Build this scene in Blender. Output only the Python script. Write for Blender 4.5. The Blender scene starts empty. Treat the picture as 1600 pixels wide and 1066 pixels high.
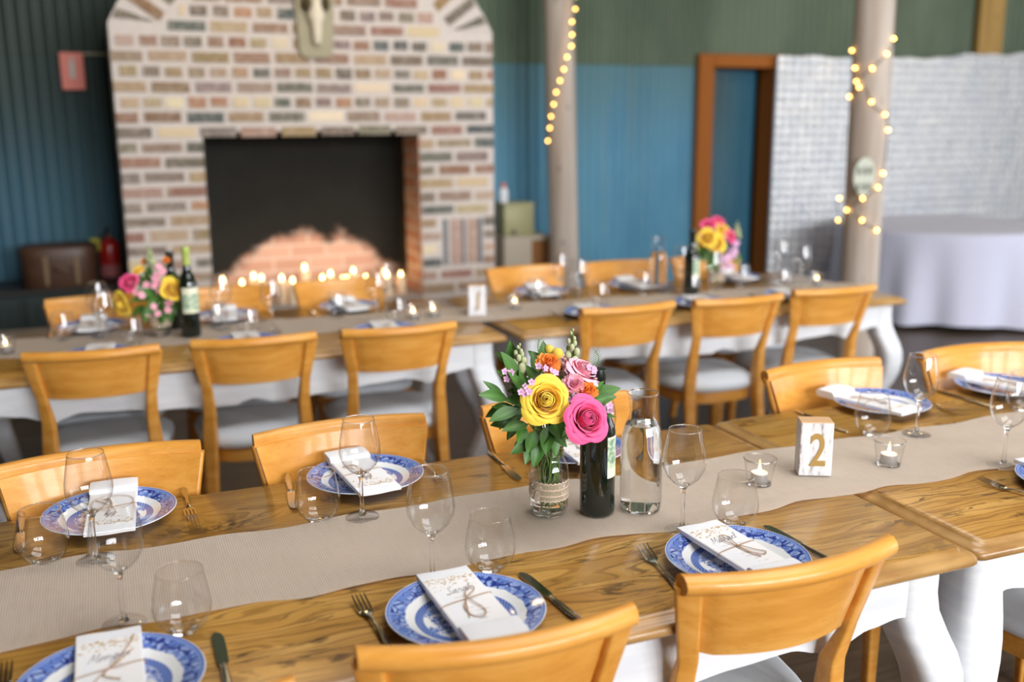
import bpy, bmesh, math, random
from mathutils import Vector, Matrix
S = bpy.context.scene
COL = S.collection
PI = math.pi
R_ = math.radians

# ------------------------------------------------------------------ camera
cam_d = bpy.data.cameras.new('camera'); cam = bpy.data.objects.new('camera', cam_d); COL.objects.link(cam)
cam_d.sensor_width = 36.0; cam_d.lens = 35.0; cam_d.clip_start = 0.05; cam_d.clip_end = 100
def cam_matrix(pitch, yaw, roll, loc):
    f = Vector((math.sin(yaw)*math.cos(pitch), math.cos(yaw)*math.cos(pitch), -math.sin(pitch)))
    r = Vector((math.cos(yaw), -math.sin(yaw), 0)); u = r.cross(f)
    c, s = math.cos(roll), math.sin(roll)
    rr = c*r + s*u; uu = -s*r + c*u; b = -f
    m = Matrix(((rr.x, uu.x, b.x), (rr.y, uu.y, b.y), (rr.z, uu.z, b.z))).to_4x4()
    m.translation = loc
    return m
CAMLOC = Vector((0, 0, 1.56))
cam.matrix_world = cam_matrix(R_(12.44), R_(22.16), R_(-0.425), CAMLOC)
cam_d.dof.use_dof = True; cam_d.dof.focus_distance = 2.0; cam_d.dof.aperture_fstop = 1.7
cam_d.dof.aperture_blades = 0
S.camera = cam

# ------------------------------------------------------------------ world, lights, exposure
S.view_settings.view_transform = 'Standard'; S.view_settings.look = 'None'
S.view_settings.gamma = 1.0; S.view_settings.exposure = -0.33
S.view_settings.use_curve_mapping = False
S.cycles.transparent_max_bounces = 32
S.cycles.max_bounces = 14; S.cycles.transmission_bounces = 14; S.cycles.glossy_bounces = 6
S.cycles.blur_glossy = 0.6
w = bpy.data.worlds.new('World'); S.world = w; w.use_nodes = True
w.node_tree.nodes['Background'].inputs[0].default_value = (0.90, 0.95, 1.0, 1)
w.node_tree.nodes['Background'].inputs[1].default_value = 1.2

def area(name, loc, rot, sx, sy, power, col):
    l = bpy.data.lights.new(name, 'AREA'); l.shape = 'RECTANGLE'; l.size = sx; l.size_y = sy
    l.energy = power; l.color = col
    o = bpy.data.objects.new(name, l); COL.objects.link(o); o.location = loc; o.rotation_euler = rot
    return o
FRONT_Y = -7.0
RIGHT_X = 9.6
WIN_X = [1.0, 3.0, 5.0, 7.0]
for i, x in enumerate(WIN_X):          # daylight through the windows behind the photographer
    area('daylight_window', (x, FRONT_Y-0.35, 3.0), (R_(90), 0, 0), 1.5, 2.5, 520, (0.95, 0.97, 1.0))
# open veranda side on the right: soft bluish daylight
area('daylight_veranda', (RIGHT_X+0.4, 1.6, 1.5), (R_(90), 0, R_(90)), 6.0, 2.7, 190, (0.80, 0.88, 1.0))
# added fill lights under the closed ceiling, to brighten the table tops
for x, y, p in ((2.2, 0.0, 125), (2.1, 2.2, 105)):
    area('added_overhead_fill', (x, y, 4.55), (0, 0, 0), 3.0, 1.6, p, (0.96, 0.98, 1.0))
def point(loc, power, col, rad):
    l = bpy.data.lights.new('lamp', 'POINT'); l.energy = power; l.color = col; l.shadow_soft_size = rad
    o = bpy.data.objects.new('lamp', l); COL.objects.link(o); o.location = loc
point((1.1, 5.2, 2.95), 17, (1.0, 0.72, 0.36), 0.12)      # warm ceiling pendants
point((6.4, 5.6, 2.95), 26, (1.0, 0.72, 0.36), 0.12)

# ------------------------------------------------------------------ material helpers
def srgb(r, g, b):
    f = lambda c: (c/255/12.92) if c/255 <= 0.04045 else ((c/255+0.055)/1.055)**2.4
    return (f(r), f(g), f(b), 1.0)
class NM:
    def __init__(s, name, base=(0.8, 0.8, 0.8, 1), rough=0.5, metal=0.0, coat=0.0, spec=0.5, sheen=0.0):
        s.m = bpy.data.materials.new(name); s.m.use_nodes = True
        s.t = s.m.node_tree; s.b = s.t.nodes['Principled BSDF']; s.out = s.t.nodes['Material Output']
        s.b.inputs['Base Color'].default_value = base; s.b.inputs['Roughness'].default_value = rough
        s.b.inputs['Metallic'].default_value = metal; s.b.inputs['Coat Weight'].default_value = coat
        s.b.inputs['Coat Roughness'].default_value = 0.08
        s.b.inputs['Specular IOR Level'].default_value = spec
        s.b.inputs['Sheen Weight'].default_value = sheen
    def set(s, sock, v):
        if isinstance(v, bpy.types.NodeSocket): s.t.links.new(v, sock)
        elif v is not None:
            if sock.type == 'RGBA' and not hasattr(v, '__len__'): v = (v, v, v, 1)
            sock.default_value = v
    def node(s, typ, **kw):
        n = s.t.nodes.new(typ)
        for k, v in kw.items(): setattr(n, k, v)
        return n
    def obj(s):
        if not hasattr(s, '_tc'): s._tc = s.node('ShaderNodeTexCoord')
        return s._tc.outputs['Object']
    def rnd(s):
        n = s.node('ShaderNodeObjectInfo'); return n.outputs['Random']
    def vadd(s, a, b):
        n = s.node('ShaderNodeVectorMath', operation='ADD'); s.set(n.inputs[0], a); s.set(n.inputs[1], b); return n.outputs[0]
    def map(s, v, scale=(1, 1, 1), loc=(0, 0, 0), rot=(0, 0, 0)):
        n = s.node('ShaderNodeMapping'); s.set(n.inputs[0], v); s.set(n.inputs['Scale'], scale)
        s.set(n.inputs['Location'], loc); s.set(n.inputs['Rotation'], rot); return n.outputs[0]
    def noise(s, v, scale, detail=3, rough=0.5, dist=0.0, col=False):
        n = s.node('ShaderNodeTexNoise'); s.set(n.inputs['Vector'], v); n.inputs['Scale'].default_value = scale
        n.inputs['Detail'].default_value = detail; n.inputs['Roughness'].default_value = rough; n.inputs['Distortion'].default_value = dist
        return n.outputs['Color'] if col else n.outputs[0]
    def voro(s, v, scale, feature='F1', out='Distance', rand=1.0):
        n = s.node('ShaderNodeTexVoronoi', feature=feature); s.set(n.inputs['Vector'], v); n.inputs['Scale'].default_value = scale
        n.inputs['Randomness'].default_value = rand; return n.outputs[out]
    def wave(s, v, scale, dist=0.0, direction='X', typ='BANDS', dscale=1.0):
        n = s.node('ShaderNodeTexWave', wave_type=typ); s.set(n.inputs['Vector'], v); n.bands_direction = direction
        n.inputs['Scale'].default_value = scale; n.inputs['Distortion'].default_value = dist; n.inputs['Detail Scale'].default_value = dscale
        return n.outputs['Fac']
    def math(s, op, a, b=None, c=None):
        n = s.node('ShaderNodeMath', operation=op); s.set(n.inputs[0], a)
        if b is not None: s.set(n.inputs[1], b)
        if c is not None: s.set(n.inputs[2], c)
        return n.outputs[0]
    def step(s, v, lo, hi):
        n = s.node('ShaderNodeMapRange', interpolation_type='SMOOTHSTEP'); s.set(n.inputs[0], v)
        n.inputs[1].default_value = lo; n.inputs[2].default_value = hi; return n.outputs[0]
    def mix(s, f, a, b, mode='MIX'):
        n = s.node('ShaderNodeMix', data_type='RGBA', blend_type=mode)
        s.set(n.inputs[0], f); s.set(n.inputs[6], a); s.set(n.inputs[7], b); return n.outputs[2]
    def ramp(s, f, stops):
        n = s.node('ShaderNodeValToRGB'); s.set(n.inputs[0], f); e = n.color_ramp.elements
        while len(e) < len(stops): e.new(0.5)
        for k, (p, c) in enumerate(stops): e[k].position = p; e[k].color = c
        return n.outputs[0]
    def sep(s, v):
        n = s.node('ShaderNodeSeparateXYZ'); s.set(n.inputs[0], v); return n.outputs
    def comb(s, x=0.0, y=0.0, z=0.0):
        n = s.node('ShaderNodeCombineXYZ'); s.set(n.inputs[0], x); s.set(n.inputs[1], y); s.set(n.inputs[2], z); return n.outputs[0]
    def base(s, c): s.set(s.b.inputs['Base Color'], c); return s
    def bump(s, h, strength=0.3, dist=0.01):
        n = s.node('ShaderNodeBump'); n.inputs['Strength'].default_value = strength; n.inputs['Distance'].default_value = dist
        s.set(n.inputs['Height'], h); s.t.links.new(n.outputs[0], s.b.inputs['Normal']); return s
def plain(name, rgb, rough=0.5, **k): return NM(name, srgb(*rgb), rough, **k).m
def emit(name, rgb, strength):
    n = NM(name, srgb(*rgb), 0.5); n.b.inputs['Emission Color'].default_value = srgb(*rgb); n.b.inputs['Emission Strength'].default_value = strength
    return n.m
M = {}
def build_materials():
    # oak table top: planks along x, dark open grain, a few knots
    n = NM('oak_tabletop', rough=0.3, coat=0.35, spec=0.5); n.b.inputs['Coat Roughness'].default_value = 0.16
    o = n.obj(); x, y, z = n.sep(o)
    pl = n.math('FLOOR', n.math('MULTIPLY', n.math('ADD', y, 0.46), 6.0))
    off = n.comb(n.math('ADD', n.math('MULTIPLY', pl, 3.7), n.math('MULTIPLY', n.rnd(), 20)), n.math('MULTIPLY', pl, 0.6), 0.0)
    p = n.vadd(o, off)
    warp = n.noise(n.map(p, (1.6, 6, 1)), 1.4, 2, 0.5)
    kn = n.voro(n.map(p, (1.1, 3.2, 0.2)), 1.35)
    knot = n.step(kn, 0.24, 0.03)
    pw = n.vadd(p, n.comb(0.0, n.math('ADD', n.math('MULTIPLY', warp, 0.16), n.math('MULTIPLY', n.step(kn, 0.42, 0.0), 0.07)), 0.0))
    big = n.noise(n.map(pw, (1.2, 14, 1)), 1.5, 4, 0.55)
    rings = n.wave(n.map(pw, (0.35, 1, 1)), 17, 3.0, 'Y', dscale=1.6)
    fine = n.noise(n.map(pw, (7, 150, 1)), 1.6, 3, 0.6)
    c = n.ramp(big, [(0.28, srgb(146, 102, 42)), (0.5, srgb(178, 132, 62)), (0.72, srgb(198, 154, 84))])
    c = n.mix(n.math('MULTIPLY', n.step(rings, 0.72, 0.98), 0.45), c, srgb(108, 68, 24))
    c = n.mix(n.math('MULTIPLY', n.step(fine, 0.54, 0.68), 0.55), c, srgb(90, 58, 22))
    tone = n.noise(n.comb(n.math('MULTIPLY', pl, 11.3), n.math('MULTIPLY', n.rnd(), 30), 0.0), 1.0, 0)
    c = n.mix(n.math('MULTIPLY', n.step(tone, 0.35, 0.7), 0.12), c, srgb(134, 94, 42))
    c = n.mix(n.math('MULTIPLY', knot, n.step(n.noise(p, 60, 3), 0.35, 0.6)), c, srgb(52, 34, 18))
    mark = n.math('MULTIPLY', n.step(n.noise(n.map(pw, (16, 80, 1)), 1.0, 3, 0.6), 0.54, 0.63), n.step(n.noise(n.map(p, (2.2, 6, 1)), 1.5, 2), 0.50, 0.60))
    c = n.mix(n.math('MULTIPLY', mark, 0.75), c, srgb(66, 42, 16))
    n.base(c).bump(fine, 0.12, 0.002); M['oak'] = n.m
    n = NM('oak_edge', rough=0.35, coat=0.25); o = n.obj()
    g = n.noise(n.map(o, (6, 9, 30)), 1.5, 3)
    n.base(n.ramp(g, [(0.3, srgb(146, 104, 52)), (0.7, srgb(182, 142, 86))])); M['oak_edge'] = n.m
    # cherry chair wood
    n = NM('cherry_wood', rough=0.34, coat=0.16, spec=0.35); o = n.obj(); o2 = n.vadd(o, n.comb(n.math('MULTIPLY', n.rnd(), 9.0), 0.0, 0.0))
    g = n.noise(n.map(o2, (2.5, 25, 22), rot=(0, 0.05, 0)), 1.4, 4, 0.55, 0.4); f = n.noise(n.map(o2, (10, 160, 160)), 1.4, 2)
    c = n.ramp(g, [(0.25, srgb(200, 132, 48)), (0.5, srgb(218, 152, 66)), (0.75, srgb(228, 168, 86))])
    c = n.mix(n.math('MULTIPLY', n.step(f, 0.55, 0.75), 0.22), c, srgb(160, 92, 34))
    n.base(c); M['cherry'] = n.m
    n = NM('white_paint', srgb(226, 227, 230), 0.5, spec=0.3); g = n.noise(n.map(n.obj(), (1, 1, 8)), 6, 4)
    n.base(n.mix(n.step(g, 0.35, 0.75), srgb(218, 220, 225), srgb(230, 231, 233))); M['white'] = n.m
    n = NM('seat_fabric', srgb(196, 205, 214), 0.85, sheen=0.2); wv = n.noise(n.map(n.obj(), (400, 400, 400)), 1, 1)
    n.base(n.mix(wv, srgb(220, 227, 236), srgb(232, 237, 243))).bump(wv, 0.2, 0.002); M['fabric'] = n.m
    # hessian runner
    n = NM('hessian', rough=0.95, spec=0.2); o = n.obj()
    a = n.wave(n.map(o, rot=(0, 0, 0.0)), 72, 1.5, 'X', dscale=40); b = n.wave(o, 72, 1.5, 'Y', dscale=40)
    ww = n.math('MULTIPLY', a, b); nn = n.noise(n.map(o, (60, 9, 1)), 2, 4); nb = n.noise(n.map(o, (9, 90, 1)), 2, 4)
    c = n.mix(n.step(ww, 0.02, 0.45), srgb(228, 208, 186), srgb(255, 248, 236))
    c = n.mix(n.math('MULTIPLY', n.step(nn, 0.45, 0.7), 0.3), c, srgb(224, 208, 188)); c = n.mix(n.math('MULTIPLY', n.step(nb, 0.45, 0.7), 0.3), c, srgb(246, 232, 216))
    n.base(c); M['hessian'] = n.m
    # blue transfer printed plate
    n = NM('blue_willow_china', rough=0.12, coat=0.4); o = n.obj(); x, y, z = n.sep(o)
    r = n.math('SQRT', n.math('ADD', n.math('MULTIPLY', x, x), n.math('MULTIPLY', y, y))); th = n.math('ARCTAN2', y, x)
    pol = n.comb(n.math('MULTIPLY', th, 0.115), r, 0.0)
    cream = srgb(240, 240, 238); mid = srgb(98, 126, 196); dark = srgb(38, 58, 138); pale = srgb(158, 178, 222)
    v1 = n.noise(n.map(pol, (1, 1, 1)), 55, 4, 0.65); v2 = n.voro(pol, 62, 'DISTANCE_TO_EDGE'); v3 = n.noise(pol, 120, 3, 0.6)
    rim = n.mix(n.step(v1, 0.44, 0.56), mid, pale)
    rim = n.mix(n.math('MULTIPLY', n.step(v2, 0.11, 0.05), n.step(v1, 0.40, 0.48)), rim, dark)
    rim = n.mix(n.step(v3, 0.66, 0.7), rim, cream)
    lat = n.math('MULTIPLY', n.math('SINE', n.math('MULTIPLY', th, 64.0)), n.math('SINE', n.math('MULTIPLY', r, 1000.0)))
    band = n.mix(n.step(lat, 0.0, 0.4), srgb(62, 88, 168), srgb(150, 172, 218))
    dots = n.math('SINE', n.math('MULTIPLY', th, 160.0))
    edge = n.mix(n.step(dots, 0.2, 0.5), mid, pale)
    l1 = n.noise(n.vadd(o, n.comb(3.0, 1.0, 0.0)), 38, 4, 0.6); l2 = n.noise(n.vadd(o, n.comb(7.0, 2.0, 0.0)), 75, 4, 0.65); l3 = n.voro(o, 90, 'DISTANCE_TO_EDGE')
    land = n.mix(n.step(l1, 0.46, 0.5), cream, mid); land = n.mix(n.step(l2, 0.56, 0.6), land, dark)
    land = n.mix(n.math('MULTIPLY', n.step(l3, 0.06, 0.02), n.step(l1, 0.45, 0.5)), land, cream)
    sky = n.step(y, 0.03, 0.045); land = n.mix(n.math('MULTIPLY', sky, 0.75), land, pale)
    jig = n.math('ADD', r, n.math('MULTIPLY', n.math('SUBTRACT', v1, 0.5), 0.012))
    c = n.mix(n.step(r, 0.0695, 0.0705), land, band)
    c = n.mix(n.step(r, 0.0835, 0.0845), c, cream)
    c = n.mix(n.step(jig, 0.0985, 0.0995), c, rim)
    c = n.mix(n.step(r, 0.1225, 0.123), c, edge)
    c = n.mix(n.step(r, 0.1272, 0.1278), c, srgb(70, 98, 182))
    c = n.mix(n.step(r, 0.1292, 0.1298), c, srgb(226, 232, 242))
    n.base(c); M['china'] = n.m
    n = NM('white_linen', srgb(240, 240, 243), 0.9, sheen=0.2); g = n.noise(n.map(n.obj(), (500, 500, 500)), 1, 2); n.bump(g, 0.25, 0.002); M['linen'] = n.m
    M['card'] = plain('card_paper', (244, 241, 240), 0.7)
    M['gold_fleck'] = plain('gold_flecks', (205, 172, 112), 0.45, metal=0.2)
    M['ink'] = plain('dark_ink', (62, 66, 88), 0.7); M['grey_print'] = plain('grey_print', (196, 194, 200), 0.7)
    n = NM('jute_twine', srgb(176, 142, 110), 0.9); g = n.noise(n.map(n.obj(), (300, 300, 300)), 1, 2); n.base(n.mix(g, srgb(150, 112, 80), srgb(200, 168, 136))); M['twine'] = n.m
    M['steel'] = plain('silver_cutlery', (200, 196, 188), 0.16, metal=1.0)
    # thin blown glass wall: mostly clear, mirror-like and slightly grey towards its edge
    def thin(name, tint, edge):
        n = NM(name); lw = n.node('ShaderNodeLayerWeight'); lw.inputs[0].default_value = 0.35
        tr = n.node('ShaderNodeBsdfTransparent'); gl = n.node('ShaderNodeBsdfGlossy'); gl.inputs['Roughness'].default_value = 0.02
        n.set(tr.inputs[0], n.mix(n.math('POWER', lw.outputs['Facing'], 4.0), tint, edge))
        fr = n.node('ShaderNodeFresnel'); ge = n.node('ShaderNodeNewGeometry'); n.set(fr.inputs[0], n.math('SUBTRACT', 1.5, n.math('MULTIPLY', ge.outputs['Backfacing'], 1.5-1/1.5)))
        mx = n.node('ShaderNodeMixShader'); n.set(mx.inputs[0], n.math('MULTIPLY', n.math('DIVIDE', n.math('MULTIPLY', fr.outputs[0], 2.0), n.math('ADD', 1.0, fr.outputs[0])), 0.95)); n.set(mx.inputs[1], tr.outputs[0]); n.set(mx.inputs[2], gl.outputs[0])
        n.t.links.new(mx.outputs[0], n.out.inputs[0]); return n.m
    M['glass'] = thin('thin_clear_glass', (0.985, 0.985, 0.985, 1), (0.60, 0.60, 0.62, 1))
    n = NM('solid_clear_glass', (1, 1, 1, 1), 0.0); n.b.inputs['Transmission Weight'].default_value = 1.0; n.b.inputs['IOR'].default_value = 1.45; M['solid_glass'] = n.m
    n = NM('water', (0.985, 0.995, 0.99, 1), 0.0); n.b.inputs['Transmission Weight'].default_value = 1.0; n.b.inputs['IOR'].default_value = 1.33; M['water'] = n.m
    M['wine_glass_dark'] = plain('dark_green_bottle_glass', (14, 24, 18), 0.06, coat=0.6)
    M['foil'] = plain('dark_foil', (24, 32, 28), 0.3, metal=0.3)
    n = NM('cream_label', rough=0.6); o = n.obj(); x, y, z = n.sep(o)
    g = n.noise(n.map(o, (60, 60, 60)), 1, 3); inner = n.math('MULTIPLY', n.step(z, 0.105, 0.107), n.step(z, 0.168, 0.166))
    c = n.mix(inner, srgb(228, 226, 200), n.mix(n.step(g, 0.45, 0.6), srgb(196, 208, 178), srgb(120, 152, 128))); n.base(c); M['label'] = n.m
    n = NM('chalky_white_wood', rough=0.8); o = n.obj(); g = n.noise(n.map(o, (60, 60, 14)), 1.2, 5, 0.7)
    n.base(n.ramp(g, [(0.34, srgb(138, 128, 128)), (0.44, srgb(216, 214, 216)), (0.7, srgb(240, 238, 238))])); M['block'] = n.m
    M['bare_wood'] = plain('bare_pine', (206, 164, 122), 0.7); M['gold'] = plain('gold_paint', (176, 142, 78), 0.4, metal=0.35)
    M['wax'] = plain('white_wax', (246, 236, 220), 0.5); M['tin'] = plain('tin_cup', (196, 196, 198), 0.3, metal=0.8); M['wick'] = plain('wick', (40, 34, 28), 0.9)
    M['flame'] = emit('candle_flame', (255, 214, 140), 26.0); M['bulb'] = emit('warm_bulb', (255, 196, 100), 15.0)
    M['wire'] = plain('dark_wire', (60, 52, 40), 0.6)
    M['warm_wax'] = plain('ivory_wax', (244, 220, 186), 0.5)
    # timber posts
    def post(name, a, b, c2):
        n = NM(name, rough=0.75); o = n.obj(); g = n.noise(n.map(o, (9, 9, 0.7)), 1.5, 4); k = n.voro(n.map(o, (6, 6, 2.2)), 1.0)
        c = n.mix(n.step(g, 0.35, 0.7), srgb(*a), srgb(*b)); c = n.mix(n.step(k, 0.07, 0.02), c, srgb(*c2)); n.base(c); return n.m
    M['post'] = post('weathered_post', (164, 148, 134), (184, 172, 160), (96, 80, 66)); M['post_warm'] = post('oiled_post', (150, 118, 60), (172, 138, 78), (90, 66, 34))
    # corrugated painted iron
    def iron(name, a, b, st):
        n = NM(name, rough=0.55); o = n.obj(); g = n.noise(n.map(o, (1.1, 1, 0.45)), 1.6, 5, 0.6); h = n.noise(n.map(o, (9, 1, 0.5)), 1.4, 3)
        c = n.mix(n.step(g, 0.35, 0.7), srgb(*a), srgb(*b)); c = n.mix(n.math('MULTIPLY', n.step(h, 0.58, 0.75), 0.35), c, srgb(*st))
        xs = n.sep(o)
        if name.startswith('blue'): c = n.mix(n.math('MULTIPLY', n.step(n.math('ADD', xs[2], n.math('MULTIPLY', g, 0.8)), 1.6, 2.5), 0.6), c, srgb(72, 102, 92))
        c = n.mix(n.math('MULTIPLY', n.step(xs[0], 0.6, 0.0), n.math('ADD', 0.55, n.math('MULTIPLY', n.step(xs[2], 0.9, 1.9), 0.4))), c, srgb(40, 54, 46)); n.base(c); return n.m  # shade left of the fireplace, put into the paint as darker green
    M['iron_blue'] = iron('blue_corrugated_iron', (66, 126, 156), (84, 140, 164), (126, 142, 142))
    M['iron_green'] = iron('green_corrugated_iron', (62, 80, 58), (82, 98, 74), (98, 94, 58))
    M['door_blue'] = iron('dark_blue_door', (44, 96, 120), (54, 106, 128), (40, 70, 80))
    M['jarrah'] = plain('orange_brown_timber', (148, 84, 22), 0.6, spec=0.2)
    n = NM('brick_faces', rough=0.9); a = n.node('ShaderNodeVertexColor'); a.layer_name = 'brick'
    g = n.noise(n.obj(), 26, 4, 0.65); n.base(n.mix(n.math('MULTIPLY', n.step(g, 0.4, 0.7), 0.35), a.outputs[0], srgb(214, 198, 178))).bump(g, 0.4, 0.01); M['brick'] = n.m
    n = NM('lime_mortar', rough=0.95); g = n.noise(n.obj(), 40, 4); n.base(n.mix(g, srgb(198, 186, 176), srgb(220, 210, 202))); M['mortar'] = n.m
    # firebox back: sooted bricks, a scoured patch in the shape of two peaks
    n = NM('sooty_brick', rough=0.95); o = n.obj(); x, y, z = n.sep(o)
    bt = n.node('ShaderNodeTexBrick'); n.set(bt.inputs['Vector'], n.comb(x, n.math('ADD', z, y), 0.0)); bt.inputs['Scale'].default_value = 1.0
    bt.inputs['Brick Width'].default_value = 0.24; bt.inputs['Row Height'].default_value = 0.086; bt.inputs['Mortar Size'].default_value = 0.008
    bt.inputs['Color1'].default_value = srgb(206, 160, 136); bt.inputs['Color2'].default_value = srgb(222, 182, 160); bt.inputs['Mortar'].default_value = srgb(228, 206, 190)
    t1 = n.math('SUBTRACT', 0.47, n.math('MULTIPLY', n.math('ABSOLUTE', n.math('SUBTRACT', x, -0.05)), 0.62))
    t2 = n.math('SUBTRACT', 0.40, n.math('MULTIPLY', n.math('ABSOLUTE', n.math('SUBTRACT', x, 0.22)), 0.75))
    top = n.math('ADD', n.math('MAXIMUM', t1, t2), n.math('MULTIPLY', n.math('SUBTRACT', n.noise(o, 5, 4, 0.6), 0.5), 0.35))
    clean = n.step(n.math('SUBTRACT', n.math('ADD', top, 0.42), z), -0.05, 0.07)
    soot = n.mix(n.noise(o, 3.5, 4), srgb(18, 18, 14), srgb(42, 41, 35)); n.base(n.mix(clean, soot, bt.outputs[0])); M['soot'] = n.m
    M['soot_plain'] = plain('soot', (30, 28, 23), 0.95)
    n = NM('hearth_stone', rough=0.8); n.base(n.mix(n.noise(n.obj(), 12, 4), srgb(150, 142, 138), srgb(184, 176, 172))); M['hearth'] = n.m
    n = NM('floor_boards', rough=0.4); o = n.obj(); x, y, z = n.sep(o); pl = n.math('FLOOR', n.math('MULTIPLY', y, 7.5))
    g = n.noise(n.vadd(n.map(o, (1, 14, 1)), n.comb(n.math('MULTIPLY', pl, 5.0), 0.0, 0.0)), 1.6, 4); gap = n.math('FRACT', n.math('MULTIPLY', y, 7.5))
    c = n.mix(n.step(g, 0.3, 0.7), srgb(70, 58, 46), srgb(100, 84, 70)); c = n.mix(n.step(gap, 0.04, 0.02), c, srgb(26, 22, 18)); n.base(c); M['floor'] = n.m
    M['ceiling'] = plain('ceiling_boards', (132, 112, 80), 0.8); M['wall_plain'] = plain('painted_wall', (150, 158, 156), 0.8); M['wall_dark'] = plain('dark_timber_wall', (60, 56, 46), 0.8)
    M['dark_room'] = plain('dark_hall', (40, 54, 52), 0.9); M['window_frame'] = plain('window_frame_paint', (230, 228, 222), 0.6)
    # pressed tin panel
    n = NM('pressed_tin', rough=0.42, metal=0.35, spec=0.6); o = n.obj(); x, y, z = n.sep(o)
    a = n.math('ABSOLUTE', n.math('SINE', n.math('MULTIPLY', x, 40.0))); b = n.math('ABSOLUTE', n.math('SINE', n.math('MULTIPLY', z, 42.0))); h = n.math('MULTIPLY', n.math('POWER', a, 0.6), n.math('ADD', 0.35, n.math('MULTIPLY', b, 0.65)))
    big = n.step(n.noise(n.map(o, (4, 1, 1.5)), 1.5, 4), 0.35, 0.7)
    hn = n.math('ADD', n.math('MULTIPLY', h, 0.55), n.math('MULTIPLY', n.noise(n.map(o, (9, 1, 8)), 2.0, 4, 0.6), 0.75)); c = n.mix(n.step(hn, 0.35, 1.05), srgb(178, 182, 190), srgb(238, 235, 230)); c = n.mix(n.math('MULTIPLY', big, 0.35), c, srgb(178, 186, 198)); n.base(c).bump(n.math('ADD', h, n.math('MULTIPLY', n.noise(n.map(o, (6, 1, 4)), 1.5, 3), 1.5)), 0.8, 0.015); M['tin_panel'] = n.m
    n = NM('white_cloth', srgb(206, 207, 226), 0.9, sheen=0.1); M['cloth'] = n.m
    M['red_paint'] = plain('extinguisher_red', (196, 36, 30), 0.3, coat=0.3); M['black_plastic'] = plain('black_plastic', (28, 28, 28), 0.4)
    M['sign_red'] = plain('faded_red_sign', (240, 140, 124), 0.6); M['sign_white'] = plain('sign_white', (206, 196, 188), 0.6); M['tag_yellow'] = plain('yellow_tag', (176, 170, 40), 0.6)
    n = NM('brown_leather', rough=0.45); n.base(n.mix(n.noise(n.obj(), 14, 4), srgb(58, 38, 26), srgb(92, 62, 44))); M['leather'] = n.m
    M['dark_cabinet'] = plain('dark_green_cabinet', (26, 42, 40), 0.5); M['olive'] = plain('olive_metal', (150, 146, 106), 0.5, metal=0.1); M['pine_crate'] = plain('old_crate_wood', (172, 160, 142), 0.8)
    M['crate_in'] = plain('crate_brown_side', (126, 78, 30), 0.7); M['pink_plastic'] = plain('pink_cap', (214, 130, 104), 0.5); M['bone'] = plain('bleached_bone', (226, 214, 190), 0.7)
    M['grey_board'] = plain('lichen_grey_board', (164, 156, 130), 0.85); M['socket'] = plain('dark_socket', (74, 62, 34), 0.9); M['plaque'] = plain('pale_green_plaque', (186, 188, 172), 0.6); M['plaque_mark'] = plain('plaque_marks', (92, 96, 84), 0.7)
    M['brass'] = plain('door_brass', (70, 62, 44), 0.4, metal=0.8)
    # flowers
    def petal(name, a, b, r0=0.5):
        n = NM(name, rough=0.6, sheen=0.15); at = n.node('ShaderNodeVertexColor'); at.layer_name = 'tip'
        n.b.inputs['Subsurface Weight'].default_value = 0.12; n.b.inputs['Subsurface Radius'].default_value = (0.02, 0.01, 0.008)
        n.base(n.mix(at.outputs[0], srgb(*a), srgb(*b))); return n.m
    M['yellow_petal'] = petal('yellow_petals', (240, 178, 26), (253, 218, 74)); M['pink_petal'] = petal('hot_pink_petals', (206, 20, 88), (248, 92, 150)); M['soft_pink_petal'] = petal('soft_pink_petals', (226, 80, 130), (250, 190, 202))
    M['orange_petal'] = petal('orange_petals', (222, 96, 10), (250, 160, 60)); M['mauve_petal'] = petal('mauve_petals', (180, 104, 156), (228, 186, 216))
    n = NM('glossy_leaf', rough=0.42, coat=0.05, spec=0.4); at = n.node('ShaderNodeVertexColor'); at.layer_name = 'tip'
    n.base(n.mix(n.math('MULTIPLY', n.rnd(), 0.4), n.mix(at.outputs[0], srgb(40, 88, 28), srgb(84, 134, 54)), srgb(86, 112, 62))); M['leaf'] = n.m
    M['stem'] = plain('green_stem', (96, 128, 62), 0.6); M['billy'] = plain('billy_button_yellow', (214, 186, 74), 0.9); M['bud'] = plain('pale_green_buds', (178, 184, 140), 0.7); M['bud_pink'] = plain('pink_buds', (222, 168, 170), 0.7)
    n = NM('lace', srgb(206, 184, 160), 0.9); M['lace'] = n.m
build_materials()

# ------------------------------------------------------------------ mesh helpers
def V(*a): return Vector(a)
def bx(bm, x0, x1, y0, y1, z0, z1, bev=0.0, seg=1):
    vs = [bm.verts.new((x, y, z)) for x in (x0, x1) for y in (y0, y1) for z in (z0, z1)]
    fs = [(0, 1, 3, 2), (4, 6, 7, 5), (0, 4, 5, 1), (2, 3, 7, 6), (0, 2, 6, 4), (1, 5, 7, 3)]
    faces = [bm.faces.new([vs[i] for i in f]) for f in fs]
    if bev > 0:
        es = list({e for f in faces for e in f.edges})
        bmesh.ops.bevel(bm, geom=es, offset=bev, segments=seg, affect='EDGES', profile=0.5)
    return faces
def loft(bm, rings, close=True, caps=True):
    vr = [[bm.verts.new(p) for p in r] for r in rings]; n = len(vr[0]); out = []
    for a, b in zip(vr, vr[1:]):
        for i in range(n if close else n-1):
            out.append(bm.faces.new((a[i], a[(i+1) % n], b[(i+1) % n], b[i])))
    if caps and close:
        out.append(bm.faces.new(list(reversed(vr[0])))); out.append(bm.faces.new(vr[-1]))
    return out
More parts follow.
